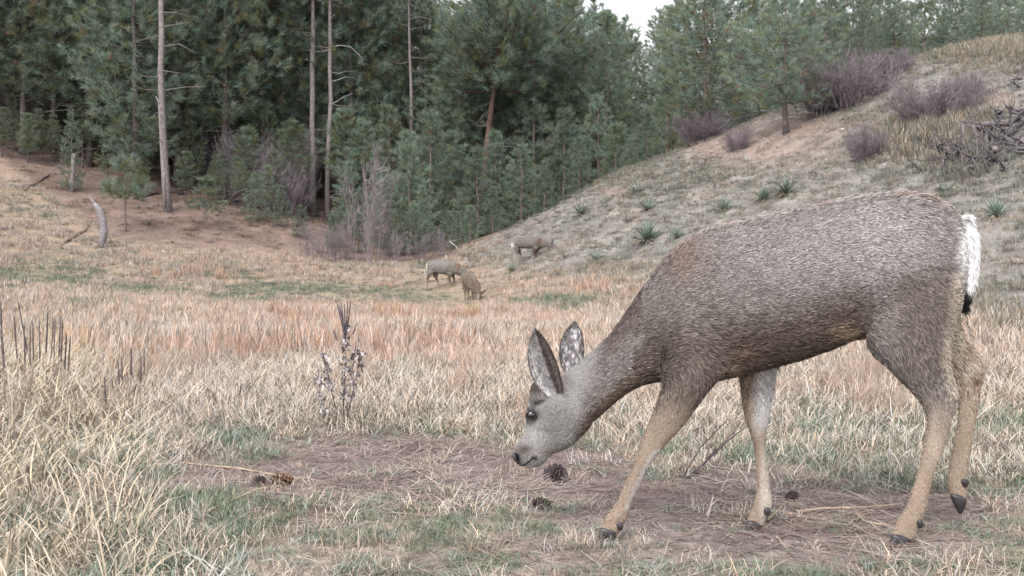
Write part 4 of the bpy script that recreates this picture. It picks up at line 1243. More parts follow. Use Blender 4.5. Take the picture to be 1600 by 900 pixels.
mw = Matrix.LocRotScale(SLIM_PINE.location, SLIM_PINE.rotation_euler, SLIM_PINE.scale)
for i, (pix, r) in enumerate([([(515, 76), (530, 71), (547, 73), (562, 86), (571, 108)], .032), ([(515, 128), (528, 125), (540, 120), (552, 122)], .028), ([(513, 165), (524, 160), (538, 151), (551, 146)], .03), ([(514, 112), (530, 115), (542, 111), (556, 112)], .02)]):
    W = [at(x, y, 47.4) for x, y in pix]
    m_ = MB(); m_.tube(W, list(np.linspace(r, r * .25, len(W))), 7, (.25, .24, .238), jit=.2)
    o = obj('dead_branch', m_.mesh('dead_branch'), M_wood, SLIM_PINE)
    o.matrix_parent_inverse = mw.inverted()

# dark burnt stub and its litter on the hill
p = hit(1100, 262)
log('charred_stub', 'small dark forked stub on the bare red-brown slope', [(1097, 263), (1100, 256), (1103, 249)], [.10, .07, .03], (.13, .09, .085), 'stub', Y=p[1], twigs=4)

# ------------------------------------------------------------------ stones
def stone_mesh(seed):
    g = np.random.default_rng(seed)
    bm = bmesh.new(); bmesh.ops.create_icosphere(bm, subdivisions=2, radius=1)
    for v in bm.verts:
        v.co *= 1 + g.normal(0, .1) + .15 * math.sin(v.co.x * 3 + seed)
        v.co.z *= .6
    me = bpy.data.meshes.new('stone'); bm.to_mesh(me); bm.free()
    set_col(me, np.tile(np.array([.40, .375, .345]), (len(me.vertices), 1)))
    return me
ST = [stone_mesh(i) for i in range(3)]
k = 0
for px, py, s in [(887, 398, 8), (872, 402, 5), (893, 393, 4), (962, 282, 4), (980, 360, 4), (1075, 262, 4), (905, 385, 4), (1315, 203, 7), (925, 358, 4), (1030, 300, 4), (1160, 300, 4), (945, 330, 3.5), (1000, 395, 4), (1050, 330, 3.5)]:
    p = hit(px, py)
    r = s * p[1] / F / 2
    o = obj('stone', ST[k % 3], M_stone, None, 'largest whitish stone lying right below the head of the white-rumped deer' if k == 0 else 'small whitish stone on the dry hillside', 'stone', None if k == 0 else 'pale stones on the hillside', None, p + [0, 0, r * .2], (0, 0, k * 1.7))
    o.scale = (r * 1.4, r, r)
    k += 1
g = np.random.default_rng(510)
P_ = []
while len(P_) < 700:
    x, y = g.uniform(-2, 18), g.uniform(12, 38)
    P_.append((x, y))
P_ = np.array(P_); z_ = gz(P_[:, 0], P_[:, 1])
hl, fo, px_, py_ = ground_zone(P_[:, 0], P_[:, 1], z_)
V, T, C = [], [], []
for i in np.nonzero(hl > .6)[0]:
    r = g.uniform(.015, .05); b = len(V)
    c = np.array([.36, .34, .30]) * g.uniform(.7, 1.2)
    for d in ((1, 0, 0), (0, 1, 0), (-1, 0, 0), (0, -1, 0), (.1, .1, .8), (0, 0, -.6)):
        V.append(np.array([P_[i, 0], P_[i, 1], z_[i]]) + np.array(d) * r * g.uniform(.7, 1.3)); C.append(c)
    T += [(b + q, b + (q + 1) % 4, b + 4) for q in range(4)] + [(b + (q + 1) % 4, b + q, b + 5) for q in range(4)]
obj('pebbles', fast_mesh('pebbles', np.array(V), np.array(T), np.array(C)), M_stone, None, 'scattered pale gravel on the dry hillside', 'gravel', None, 'stuff')

# ------------------------------------------------------------------ pine cones
def cone_parts(seed, open_=1.0, col=(.17, .115, .09)):
    g = np.random.default_rng(seed)
    core = MB(); core.tube([(0, 0, z) for z in np.linspace(-.9, .9, 7)], [.1, .4, .5, .48, .38, .22, .05], 8, np.array(col) * .5)
    sc = []
    n = 60
    for i in range(n):
        t = i / n
        z = -.85 + 1.7 * t
        a = i * 2.39996
        R0 = .42 * math.sqrt(max(.05, 1 - (t * 1.9 - .85) ** 2 * .85))
        L = (.36 + .26 * math.sin(math.pi * min(1, t + .12))) * open_
        el = -.35 + 1.3 * t
        u = np.array([math.cos(a) * math.cos(el), math.sin(a) * math.cos(el), math.sin(el)])
        s = np.array([-math.sin(a), math.cos(a), 0]); nn = np.cross(u, s)
        b0 = np.array([math.cos(a) * R0 * .6, math.sin(a) * R0 * .6, z])
        w = .21
        V = [b0 - s * w * .4, b0 + s * w * .4, b0 + u * L - s * w, b0 + u * L + s * w, b0 + u * (L + .09) + nn * .05, b0 + u * L * .9 - nn * .09]
        c = np.array(col) * g.uniform(.7, 1.3)
        Cc = np.array([c * .5, c * .5, c * 1.2, c * 1.2, c * 1.9, c * .4])
        sc.append((V, [(0, 1, 3, 2), (2, 3, 4), (0, 2, 5), (1, 5, 3), (2, 4, 5), (3, 5, 4), (0, 5, 1)], Cc))
    s_ = MB()
    for V, Fc, Cc in sc: s_.add(V, Fc, Cc)
    return core.mesh('core'), s_.mesh('scales', smooth=False)
CN = [cone_parts(1, 1.1, (.085, .065, .068)), cone_parts(2, 1.0, (.14, .085, .05)), cone_parts(3, .8, (.075, .056, .055))]
for px, py, wpx, k, lab, rot in [(869, 752, 36, 0, 'dark open pine cone lying on soil under the deer\'s muzzle', (1.3, .3, .4)), (440, 759, 30, 1, 'brown pine cone with orange scales on the bare strip', (1.4, .2, 2.0)),
                                 (406, 758, 22, 2, 'small closed dark pine cone right beside the brown one', (1.2, .5, .7)), (846, 794, 26, 2, 'weathered dark pine cone half sunk in litter below the open one', (1.45, .1, 1.2)), (1238, 782, 24, 2, 'dark pine cone behind the deer\'s far front foot', (1.3, 0, 2.4))]:
    p = hit(px, py)
    s = wpx * p[1] / F / 2 / .95
    r = empty('pine_cone', p + [0, 0, s * .5], lab, 'pine cone')
    obj('core', CN[k][0], M_cone, r); q = obj('scales', CN[k][1], M_cone, r); q['kind'] = 'stuff'
    r.scale = (s, s, s); r.rotation_euler = rot

# ------------------------------------------------------------------ dry flower stalks
def stalks(label, pix_base, tops, name='dry_flower_stalks', rad=.0042, col=(.085, .068, .07), spike=.45, Y=None):
    p = hit(*pix_base) if Y is None else ground_pt(pix_base[0], Y)
    root = empty(name, p, label, 'dry plant')
    for (bx, tx, ty) in tops:
        Y_ = p[1] + random.uniform(-.18, .18)
        b = at(bx, 420, Y_); b[2] = gz1(b[0], Y_) - .01
        t = at(tx, ty, Y_)
        m1 = b + (t - b) * .35 + np.array([random.gauss(0, .006), 0, 0])
        k0 = 1 - spike
        q = b + (t - b) * k0
        st = MB(); st.tube([x - p for x in (b, m1, q)], [rad * .45, rad * .42, rad * .42], 6, (.20, .165, .14))
        o = obj('stalk', st.mesh('stalk'), M_wood, root)
        sp = MB(); sp.tube([x - p for x in (q, q + (t - q) * .1, q + (t - q) * .5, q + (t - q) * .9, t)], [rad * .5, rad, rad * .95, rad * .8, rad * .2], 7, np.array(col) * random.uniform(.8, 1.5), jit=.35)
        obj('seed_spike', sp.mesh('seed_spike'), M_wood, o)
    return root
stalks('thicket of tall dark seed stalks in the deep yellow straw', (70, 640), [(30, 22, 492), (38, 38, 505), (45, 47, 508), (52, 51, 500), (60, 62, 498), (66, 75, 484), (72, 84, 496), (80, 86, 496), (86, 95, 492), (90, 98, 498), (96, 104, 520), (100, 110, 524), (58, 28, 470)])
stalks('small cluster of dark seed stalks beside the thicket of tall ones', (205, 655), [(188, 184, 560), (190, 190, 556), (203, 205, 541), (218, 220, 555), (224, 225, 542)], spike=.4)
stalks('pair of dark seed stalks rising from the thickest yellow straw', (6, 650), [(4, 1, 470), (8, 3, 512)])
stalks('lone short dark seed stalk among pale straw', (164, 665), [(166, 163, 588)], spike=.5)
stalks('single thin leaning dark stalk by a green tuft', (367, 672), [(366, 377, 597)], spike=.3, rad=.003)
stalks('two distant dark seed stalks in russet grass', (408, 540), [(405, 402, 497), (410, 408, 497)], spike=.5)

def seed_plant():
    p = hit(535, 668)
    root = empty('dried_mullein', p, 'dried plant with curled grey leaves and a crown of dark seed spikes', 'dry plant')
    g = np.random.default_rng(610)
    Y = p[1]
    stems = [((535, 660), (538, 600), (540, 540), (541, 500)), ((533, 665), (515, 600), (508, 560), (503, 550)), ((538, 662), (556, 590), (562, 565), (568, 550)), ((530, 668), (503, 640), (500, 610), (496, 570)), ((537, 660), (548, 600), (553, 560), (556, 545))]
    for s in stems:
        P = [at(x, y, Y + g.normal(0, .04)) - p for x, y in s]
        P[0][2] = -.01
        m_ = MB(); m_.tube(P, [.0035, .003, .0026, .002], 6, (.15, .125, .115))
        o = obj('stem', m_.mesh('stem'), M_wood, root)
        nl = 30 if s[3][0] != 541 else 60
        for q in range(nl):
            t = g.uniform(.2, .95) * 3; k = min(2, int(t)); c = P[k] + (P[k + 1] - P[k]) * (t - k) + g.normal(0, .005, 3)
            d = g.normal(0, 1, 3); d[2] *= .5; d /= np.linalg.norm(d)
            L = g.uniform(.016, .038); sd2 = np.cross(d, [0, 0, 1.]); sd2 /= np.linalg.norm(sd2) + 1e-6
            w = L * .3
            V = [c, c + d * L * .5 - sd2 * w + [0, 0, .008], c + d * L * .5 + sd2 * w + [0, 0, .008], c + d * L * .9 - sd2 * w * .5 - [0, 0, .012], c + d * L * .9 + sd2 * w * .5 - [0, 0, .012], c + d * L * .5 - [0, 0, .004]]
            m2 = MB(); m2.add(V, [(0, 5, 1), (0, 2, 5), (1, 5, 3), (5, 2, 4), (5, 4, 3)], np.array([.38, .345, .35]) * g.uniform(.35, 1.25))
            obj('leaf', m2.mesh('leaf'), M_leaf, o)
    for tx, ty, bx, by in [(526, 472, 538, 522), (533, 470, 539, 530), (538, 474, 540, 535), (543, 470, 541, 525), (548, 469, 542, 520), (530, 478, 539, 515), (521, 515, 527, 532), (557, 505, 552, 522), (503, 549, 516, 578), (569, 548, 558, 575), (505, 560, 512, 580), (556, 540, 553, 556)]:
        a, b = at(bx, by, Y) - p, at(tx, ty, Y + g.normal(0, .03)) - p
        m_ = MB(); m_.tube([a, a + (b - a) * .3, a + (b - a) * .8, b], [.002, .0036, .0032, .0012], 6, np.array([.085, .07, .085]) * g.uniform(.7, 1.4), jit=.3)
        obj('seed_spike', m_.mesh('seed_spike'), M_wood, root)
seed_plant()

# dark stems and sticks round the deer's front legs
g = np.random.default_rng(620)
p = hit(1062, 752)
root = empty('dark_twigs', p, 'dark woody stems leaning up between the deer\'s front legs', 'twigs')
for x0, y0, x1, y1, r in [(1065, 752, 1172, 662, .0045), (1062, 750, 1152, 626, .003), (1075, 748, 1163, 650, .0028), (1068, 752, 1120, 690, .0025), (1090, 750, 1130, 700, .002), (1058, 742, 1110, 640, .002)]:
    a = at(x0, y0, p[1]); a[2] = gz1(a[0], a[1]) - .005
    b = at(x1, y1, p[1] + .25)
    m_ = MB(); m_.tube([a - p, a + (b - a) * .35 + g.normal(0, .012, 3) - p, a + (b - a) * .7 + g.normal(0, .012, 3) - p, b - p], [r, r * .9, r * .7, r * .3], 6, (.10, .08, .085))
    obj('stem', m_.mesh('stem'), M_wood, root)
def stick(label, pix, r, col, lift=.008, name='stick'):
    W = [hit(x, y) + np.array([0, 0, lift + (0 if i % 2 else .004)]) for i, (x, y) in enumerate(pix)]
    b = W[0].copy()
    col = np.array(col) * .8
    m_ = MB(); m_.tube([w - b for w in W], [r * (1 - .5 * i / len(W)) for i in range(len(W))], 6, col, jit=.2)
    obj(name, m_.mesh(name), M_wood, None, label, 'stick', None, None, b)
stick('long straight pale stick behind the hind feet of the sniffing deer', [(1410, 794), (1350, 797), (1290, 800), (1245, 803)], .005, (.44, .34, .25))
stick('curved pale twig in front of the planted hind foot', [(1335, 806), (1350, 818), (1372, 825), (1398, 826)], .004, (.42, .32, .24))
stick('bent twig beside the far front hoof', [(1200, 818), (1215, 802), (1229, 788)], .003, (.44, .36, .28))
stick('thin straw-coloured stick on the soil below the deer\'s muzzle', [(640, 735), (690, 762), (730, 775)], .003, (.50, .40, .30))
stick('long tan stem lying across the bare strip beside the brown cone', [(210, 722), (290, 727), (370, 736), (470, 752)], .004, (.50, .38, .26))
stick('pale crooked stick in the grass in front of the brown cone', [(250, 826), (330, 800), (400, 770), (440, 762)], .0035, (.54, .43, .30))
stick('reddish twig near the weathered dark cone', [(800, 795), (850, 788), (905, 783)], .003, (.36, .24, .18))
# two dead leaves by the far front foot
def dead_leaf(px, py, size, label):
    p = hit(px, py)
    g = np.random.default_rng(int(px))
    V, Fc = [], []
    n = 10
    V.append((0, 0, .012))
    for i in range(n):
        a = 6.283 * i / n
        r = size * (1 if i % 2 else .62) * (1 + .25 * math.cos(a))
        V.append((r * math.cos(a), r * math.sin(a) * .7, .006 + .014 * g.random()))
    for i in range(n): Fc.append((0, 1 + i, 1 + (i + 1) % n))
    m_ = MB(); m_.add(V, Fc, (.40, .28, .21))
    obj('dead_leaf', m_.mesh('dead_leaf', False), M_leaf, None, label, 'leaf', None, None, p, (0, .2, .6))
dead_leaf(1238, 810, .03, 'curled tan dead leaf on soil behind the far front hoof')
dead_leaf(700, 800, .02, 'small brown dead leaf lying on the bare strip')

# ------------------------------------------------------------------ grass: tufts of real blades, scattered as uncountable stuff
proto_col = bpy.data.collections.new('grass_tufts')     # shapes only, never linked to the scene

def blades(g, n, hmin, hmax, lean, bend, width, spread, seg=3, flat=0.0, fall=0.0, clus=0, cr=.35):
    """n bent tapering blades round a root, unit height"""
    V, T, C = [], [], []
    cl = [(g.uniform(0, 6.283), spread * math.sqrt(g.random()), g.uniform(.6, 1.25), g.uniform(.7, 1.25), g.uniform(-.12, .12)) for _ in range(max(clus, 1))]
    for i in range(n):
        a = g.uniform(0, 2 * math.pi)
        r = spread * math.sqrt(g.random())
        root = np.array([r * math.cos(a), r * math.sin(a), -.02])
        ch, ct, cw_ = 1, 1, 0
        if clus and g.random() < .8:
            q = cl[i % clus]
            rr = cr * math.sqrt(g.random())
            root = np.array([q[1] * math.cos(q[0]) + rr * math.cos(a), q[1] * math.sin(q[0]) + rr * math.sin(a), -.02])
            ch, ct, cw_ = q[2], q[3], q[4]
        az = a + g.normal(0, .9)
        h = g.uniform(hmin, hmax) * ch
        th = abs(g.normal(lean, lean * .5)) if not flat else g.uniform(1.35, 1.55)
        cv = g.normal(bend, bend * .5)
        d2 = np.array([math.cos(az), math.sin(az), 0])
        side0 = np.array([-d2[1], d2[0], 0])
        roll = g.uniform(-.9, .9)
        side = side0 * math.cos(roll) + d2 * math.sin(roll)
        p = root.copy()
        b = len(V)
        w = width * g.uniform(.6, 1.3)
        tone = g.uniform(.6, 1.3) * ct
        kink = g.random() < fall
        for k in range(seg + 1):
            t = k / seg
            ww = w * (1 - t ** 2.2) if k < seg else 0
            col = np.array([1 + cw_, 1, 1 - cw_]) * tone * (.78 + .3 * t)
            if k < seg:
                V += [p - side * ww / 2, p + side * ww / 2]; C += [col] * 2
            else:
                V.append(p.copy()); C.append(col)
            ang = min(th + cv * t * 1.3 + (1.2 if kink and t > .45 else 0), 2.5)
            if flat: ang = th + .1 * math.sin(3 * t)
            st = h / seg
            p = p + np.array([d2[0] * math.sin(ang), d2[1] * math.sin(ang), math.cos(ang)]) * st
            if flat: p = p + side0 * g.normal(0, .03)
        for k in range(seg - 1):
            q = b + 2 * k
            T += [(q, q + 1, q + 3), (q, q + 3, q + 2)]
        q = b + 2 * (seg - 1)
        T.append((q, q + 1, q + 2))
    return np.array(V), np.array(T), np.array(C)

g = np.random.default_rng(5)
KIND = {}
def proto(kind, **kw):
    n0 = len(proto_col.objects)
    V, T, C = blades(g, **kw)
    me = fast_mesh('tuft_%02d' % n0, V, T, C)
    me.materials.append(M_grass)
    o = bpy.data.objects.new('tuft_%02d' % n0, me)
    proto_col.objects.link(o)
    KIND.setdefault(kind, []).append(n0)
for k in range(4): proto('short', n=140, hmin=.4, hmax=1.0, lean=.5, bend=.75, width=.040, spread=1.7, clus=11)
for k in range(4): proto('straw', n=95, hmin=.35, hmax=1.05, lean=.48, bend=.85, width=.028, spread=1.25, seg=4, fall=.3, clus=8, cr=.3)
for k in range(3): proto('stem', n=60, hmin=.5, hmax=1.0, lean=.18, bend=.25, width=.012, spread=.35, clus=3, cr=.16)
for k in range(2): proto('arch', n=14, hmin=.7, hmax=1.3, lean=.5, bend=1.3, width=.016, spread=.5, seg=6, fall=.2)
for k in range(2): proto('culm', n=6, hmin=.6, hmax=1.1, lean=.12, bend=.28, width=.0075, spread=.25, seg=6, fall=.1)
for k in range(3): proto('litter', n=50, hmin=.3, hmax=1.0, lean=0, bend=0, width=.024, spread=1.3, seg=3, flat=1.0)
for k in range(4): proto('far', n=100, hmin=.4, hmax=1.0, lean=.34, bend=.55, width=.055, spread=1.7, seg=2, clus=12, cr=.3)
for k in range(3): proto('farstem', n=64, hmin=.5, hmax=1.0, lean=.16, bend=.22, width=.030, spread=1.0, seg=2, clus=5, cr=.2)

def scatter_group():
    ng = bpy.data.node_groups.new('tuft_scatter', 'GeometryNodeTree')
    ng.interface.new_socket('Geometry', in_out='INPUT', socket_type='NodeSocketGeometry')
    ng.interface.new_socket('Geometry', in_out='OUTPUT', socket_type='NodeSocketGeometry')
    n, l = ng.nodes, ng.links
    gi, go = n.new('NodeGroupInput'), n.new('NodeGroupOutput')
    ci = n.new('GeometryNodeCollectionInfo')
    ci.inputs['Collection'].default_value = proto_col
    ci.inputs['Separate Children'].default_value = True
    ci.inputs['Reset Children'].default_value = True
    ip = n.new('GeometryNodeInstanceOnPoints')
    ip.inputs['Pick Instance'].default_value = True
    def na(name, t):
        a = n.new('GeometryNodeInputNamedAttribute'); a.data_type = t
        a.inputs['Name'].default_value = name
        return a.outputs['Attribute']
    e = n.new('FunctionNodeEulerToRotation')
    l.new(na('rot', 'FLOAT_VECTOR'), e.inputs[0])
    l.new(gi.outputs[0], ip.inputs['Points'])
    l.new(ci.outputs[0], ip.inputs['Instance'])
    l.new(na('idx', 'INT'), ip.inputs['Instance Index'])
    l.new(e.outputs[0], ip.inputs['Rotation'])
    l.new(na('scl', 'FLOAT_VECTOR'), ip.inputs['Scale'])
    l.new(ip.outputs[0], go.inputs[0])
    return ng
SCATTER = scatter_group()

def scatter(name, label, P, kind, h, col, g, cat='grass', fat=None):
    """P points, kind array of kind names (or one), h heights, col colours"""
    n = len(P)
    if n == 0: return
    me = bpy.data.meshes.new(name)
    me.vertices.add(n)
    me.vertices.foreach_set('co', np.asarray(P, np.float32).ravel())
    kind = np.array([kind] * n) if isinstance(kind, str) else np.asarray(kind)
    idx = np.zeros(n, np.int32)
    for k in set(kind):
        m = kind == k
        idx[m] = g.choice(KIND[k], m.sum())
    tl = np.where(kind == 'litter', .03, .1)
    rot = np.stack([g.normal(0, tl, n), g.normal(0, tl, n), g.uniform(0, 6.283, n)], 1)
    fat = np.ones(n) if fat is None else fat
    scl = np.stack([h * fat, h * fat, h], 1)
    a = me.attributes.new('idx', 'INT', 'POINT'); a.data.foreach_set('value', idx)
    for nm, arr in (('rot', rot), ('scl', scl)):
        a = me.attributes.new(nm, 'FLOAT_VECTOR', 'POINT'); a.data.foreach_set('vector', arr.astype(np.float32).ravel())
    set_col(me, np.clip(col, 0.01, .85), 'icol')
    o = obj(name, me, None, None, label, cat, None, 'stuff')
    md = o.modifiers.new('tufts', 'NODES')
    md.node_group = SCATTER
    return o

def candidates(g, n, y0, y1, margin=1.12, power=1.0):
    """random points in the wedge the camera sees (a little wider)"""
    y = np.sqrt(g.uniform(y0 ** 2, y1 ** 2, n)) if power == 1.0 else np.exp(g.uniform(math.log(y0), math.log(y1), n))
    x = g.uniform(-1, 1, n) * (.48 * margin * y + .5)
    return x, y

GK = .69
STRAW = np.array([.58, .49, .38]) * GK; PALE = np.array([.68, .615, .54]) * GK; PINK = np.array([.56, .44, .37]) * GK; BLUE = np.array([.53, .345, .24]) * GK; YEL = np.array([.57, .485, .33]) * GK
GRN = np.array([.20, .25, .16]) * GK; BGRN = np.array([.16, .26, .11]) * GK; GREY = np.array([.30, .29, .245]) * GK; SAGE = np.array([.29, .31, .255]) * GK

def lerpc(a, b, t): return a * (1 - t[:, None]) + b * t[:, None]

def make_grass():
    g = np.random.default_rng(31)
    # ---- near turf, 1.7 to 9 m
    x, y = candidates(g, 12500, 1.7, 9.0)
    z = gz(x, y)
    hill, forest, px, py = ground_zone(x, y, z)
    n1, n2, n3 = fbm(x, y, .5, 71), fbm(x, y, 1.6, 72), g.random(len(x))
    bare = np.clip(blobs(px, py, BARE) * 1.35 + (n1 - .5) * .9, 0, 1)
    bare = np.where(px < 240, bare * .3, bare)
    gre = np.clip(blobs(px, py, GREEN) + (n2 - .5) * .9, 0, 1)
    red = np.clip(blobs(px, py, RED) * 1.2 + (n1 - .6) * 1.6, 0, 1)
    keep = n3 < np.clip(1.02 - bare * 1.15, .09, 1) * np.clip(.55 + n1 * .6, 0, 1)
    feet = np.zeros(len(x))
    for fx, fy in ((950, 836), (1176, 826), (1405, 852)):
        feet = np.maximum(feet, gb(px, py, fx, fy, 38, 16))
    keep &= g.random(len(x)) > feet * .3
    x, y, z, px, py, n1, n2, gre, red, bare = [a[keep] for a in (x, y, z, px, py, n1, n2, gre, red, bare)]
    P = np.stack([x, y, z], 1); n = len(x)
    r = g.random(n)
    left = sstep(260, 90, px) * sstep(430, 520, py)
    straw_p = np.clip(.46 + .28 * sstep(720, 620, py) - gre * .62 - .16 * sstep(770, 820, py), .1, .95)
    is_straw = r < straw_p
    is_red = (~is_straw | (g.random(n) < .35)) & (g.random(n) < red * .55) & (py < 680)
    # green short
    m = ~is_straw & ~is_red
    c = lerpc(np.tile(GRN, (n, 1)), np.tile(BGRN, (n, 1)), np.clip((n2 - .4) * 2, 0, 1)) 
    c = lerpc(c, np.tile(np.array([.27, .30, .25]), (n, 1)), np.clip(g.random(n) * .9 - .1, 0, 1))
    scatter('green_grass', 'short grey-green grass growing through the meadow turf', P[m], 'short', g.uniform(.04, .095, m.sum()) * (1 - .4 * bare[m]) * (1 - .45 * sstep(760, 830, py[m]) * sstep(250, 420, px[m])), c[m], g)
    m = is_straw & ~is_red
    c = lerpc(np.tile(STRAW, (n, 1)), np.tile(PALE, (n, 1)), g.random(n))
    c = lerpc(c, np.tile(PINK, (n, 1)), np.clip(n1 * 1.4 - .5, 0, .8))
    c = lerpc(c, np.tile(YEL, (n, 1)), left * g.random(n) * .7)
    h = g.uniform(.06, .15, n) * (1 + .5 * sstep(720, 620, py)) * (1 + .3 * left) * (1 - .45 * bare) * (1 - .4 * sstep(760, 830, py) * sstep(250, 420, px))
    scatter('straw_grass', 'pale bleached straw grass covering the meadow turf', P[m], 'straw', h[m], c[m], g)
    m = is_red
    c = lerpc(np.tile(BLUE, (n, 1)), np.tile(PINK, (n, 1)), g.random(n))
    scatter('russet_grass', 'upright russet bunch grass in patches across the meadow', P[m], 'stem', g.uniform(.14, .30, m.sum()), c[m], g)
    # ---- long arching straws, mostly on the left and in the middle distance
    x, y = candidates(g, 3400, 2.2, 9.0)
    z = gz(x, y)
    hill, forest, px, py = ground_zone(x, y, z)
    bare = np.clip(blobs(px, py, BARE) * 1.4, 0, 1)
    w = np.clip(sstep(340, 100, px) * .5 + sstep(700, 620, py) * .45, 0, 1) * (1 - bare * .9) * (px < 1650)
    k = g.random(len(x)) < w
    n = k.sum()
    left = sstep(260, 60, px[k])
    c = lerpc(np.tile(STRAW * 1.08, (n, 1)), np.tile(YEL * 1.05, (n, 1)), g.random(n) * (.3 + .7 * left))
    scatter('long_straw', 'long arching dry straw blades leaning over the turf', np.stack([x, y, z], 1)[k], 'arch', g.uniform(.12, .24, n) * (1 + .45 * left), c, g)
    # ---- tall seed culms over the deepest straw
    px = np.r_[g.uniform(-40, 190, 26), g.uniform(190, 620, 12)]; py = g.uniform(585, 680, 38)
    P = np.array([hit(a, b) for a, b in zip(px, py)])
    scatter('tall_culms', 'tall thin straw culms standing above the deep yellow straw', P, 'culm', np.where(px < 190, g.uniform(.38, .62, 38), g.uniform(.22, .38, 38)), lerpc(np.tile(STRAW, (38, 1)), np.tile(YEL * 1.1, (38, 1)), g.random(38)), g)
    # ---- flattened straw and needle litter on the bare strip
    x, y = candidates(g, 3800, 1.9, 6.5)
    z = gz(x, y)
    hill, forest, px, py = ground_zone(x, y, z)
    bare = np.clip(blobs(px, py, BARE) * 1.2, 0, 1)
    k = g.random(len(x)) < (.2 + .62 * bare)
    n = k.sum()
    c = lerpc(np.tile(PALE * .95, (n, 1)), np.tile(np.array([.22, .155, .13]), (n, 1)), g.random(n) ** .55)
    c = lerpc(c, np.tile(np.array([.15, .11, .10]), (n, 1)), (g.random(n) < .25) * .9)
    scatter('straw_litter', 'flattened straw and pine needle litter lying on bare soil', np.stack([x, y, z + .006], 1)[k], 'litter', np.where(g.random(n) < .25, g.uniform(.14, .22, n), g.uniform(.05, .13, n)), c, g)
    # ---- middle and far meadow
    x, y = candidates(g, 26000, 8.0, 42.0)
    keep0 = g.random(len(x)) < np.clip(1.25 - y / 60, .3, 1)
    x, y = x[keep0], y[keep0]
    z = gz(x, y)
    hill, forest, px, py = ground_zone(x, y, z)
    n1, n2 = fbm(x, y, 1.6, 81), fbm(x, y, 5, 82)
    k = (hill < .5) & (forest < .35) & (g.random(len(x)) < .5 + n1 * .6)
    x, y, z, px, py, n1, n2 = [a[k] for a in (x, y, z, px, py, n1, n2)]
    n = len(x)
    near_deer = np.maximum(gb(px, py, 705, 458, 62, 22, .8), gb(px, py, 822, 412, 45, 14, .8))
    gre = np.clip(blobs(px, py, GREEN) * 1.3 + (n2 - .52) * 2.6 + near_deer * .6, 0, 1)
    red = np.clip(blobs(px, py, RED) * 1.0 + (n1 - .62) * 2.4, 0, 1)
    red = red * sstep(.36, .6, fbm(x, y, 2.2, 88))
    r = g.random(n)
    isg = r < gre * .92
    isr = ~isg & (g.random(n) < red * .6)
    P = np.stack([x, y, z], 1)
    c = lerpc(np.tile(GRN, (n, 1)), np.tile(SAGE * 1.05, (n, 1)), g.random(n))
    scatter('far_green_grass', 'short green grass patches in the far meadow', P[isg], 'far', g.uniform(.08, .17, isg.sum()) * (1 - .6 * near_deer[isg]), c[isg], g)
    c = lerpc(np.tile(BLUE, (n, 1)), np.tile(PINK * 1.05, (n, 1)), g.random(n))
    scatter('far_russet_grass', 'russet bunch grass standing in the far meadow', P[isr], 'farstem', g.uniform(.18, .40, isr.sum()) * (.7 + .5 * red[isr]) * (1 - .7 * near_deer[isr]), c[isr], g)
    m = ~isg & ~isr
    c = lerpc(np.tile(STRAW, (n, 1)), np.tile(PINK * 1.08, (n, 1)), np.clip(n1 * 1.5 - .1, 0, 1))
    c = lerpc(c, np.tile(np.array([.35, .325, .31]), (n, 1)), np.clip((n2 - .45) * 3, 0, .8) * g.random(n))
    scatter('far_straw_grass', 'pinkish tan dry grass filling the far meadow', P[m], np.where(g.random(m.sum()) < .6, 'far', 'farstem'), g.uniform(.10, .24, m.sum()) * (1 - .65 * near_deer[m]), c[m], g)
    # ---- hillside
    x, y = candidates(g, 52000, 7.0, 42.0, 1.3)
    k = x > -2
    x, y = x[k], y[k]
    z = gz(x, y)
    hill, forest, px, py = ground_zone(x, y, z)
    n1, n2, n3 = fbm(x, y, .9, 91), fbm(x, y, 4, 92), fbm(x, y, 8, 95)
    hr = blobs(px, py, HILLRED)
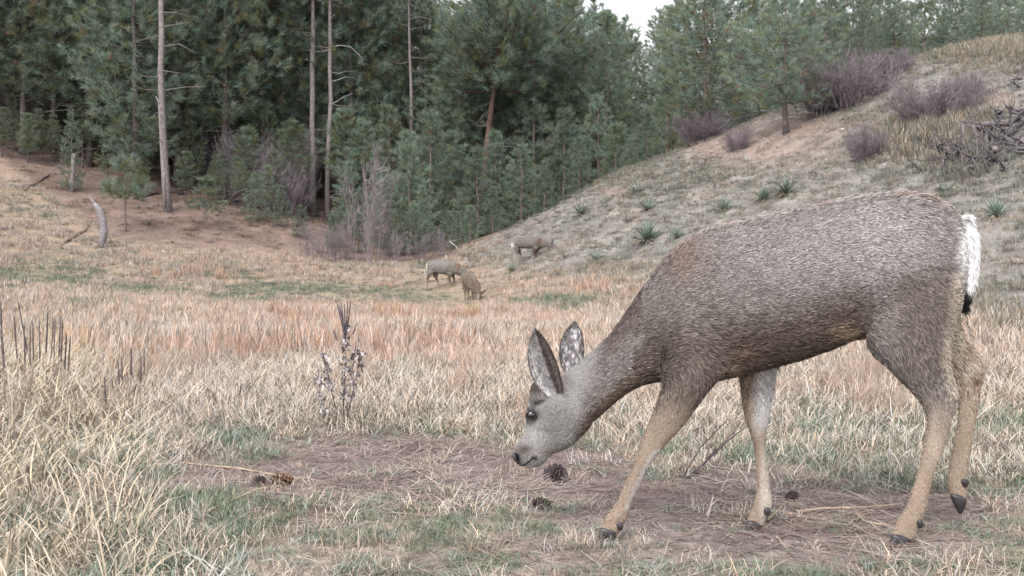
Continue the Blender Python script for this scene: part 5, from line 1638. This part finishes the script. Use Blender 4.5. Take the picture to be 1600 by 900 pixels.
    tallz = np.maximum(gb(px, py, 1480, 215, 110, 55), np.maximum(gb(px, py, 1560, 80, 110, 34) * .7, gb(px, py, 1000, 275, 170, 30) * .3))
    k = (hill > .4) & (g.random(len(x)) < np.clip(.25 + n1 * .75 + tallz * .5, 0, 1) * (1 - .6 * hr))
    x, y, z, px, py, n1, n2, hr, tallz = [a[k] for a in (x, y, z, px, py, n1, n2, hr, tallz)]
    n = len(x)
    c = lerpc(np.tile(GREY, (n, 1)), np.tile(SAGE, (n, 1)), g.random(n)) * g.uniform(.45, 1.15, (n, 1))
    c = lerpc(c, np.tile(STRAW * .9, (n, 1)), np.clip(n2 * 1.6 - .6 + tallz, 0, .9) * g.random(n))
    c = lerpc(c, np.tile(PINK, (n, 1)), np.clip(blobs(px, py, RED) + hr * .6 + (g.random(n) < .04), 0, 1))
    low = sstep(60, 0, np.interp(px, HFX, HFY) - py)
    c = lerpc(c, np.tile(STRAW, (n, 1)), low * g.random(n))
    h = g.uniform(.05, .13, n) * (1 + 2.2 * tallz) * (1 + .9 * low) * (1 - .5 * gb(px, py, 822, 412, 45, 14, .8))
    scatter('hillside_grass', 'thin grey-green bunch grass on the dry hillside', np.stack([x, y, z], 1), np.where(g.random(n) < .3 + .5 * tallz, 'farstem', 'far'), h, c, g)
    # ---- forest floor: needle litter, twigs and thin dead grass
    x, y = candidates(g, 16000, 34, 52, 1.1)
    z = gz(x, y)
    hill, forest, px, py = ground_zone(x, y, z)
    nz = fbm(x, y, 1.4, 97)
    k = (forest > .3) & (hill < .3) & (px < 720) & (g.random(len(x)) < .25 + .9 * (nz - .3))
    n = k.sum()
    c = lerpc(np.tile(np.array([.20, .135, .105]), (n, 1)), np.tile(np.array([.30, .24, .185]), (n, 1)), g.random(n))
    c = lerpc(c, np.tile(np.array([.085, .065, .06]), (n, 1)), (g.random(n) < .3) * .9)
    kd = np.where(g.random(n) < .7, 'litter', 'far')
    scatter('forest_litter', 'reddish brown needle litter and twigs on the forest floor', np.stack([x, y, z + .02], 1)[k], kd, np.where(kd == 'litter', g.uniform(.14, .42, n), g.uniform(.06, .16, n)), c, g)

make_grass()
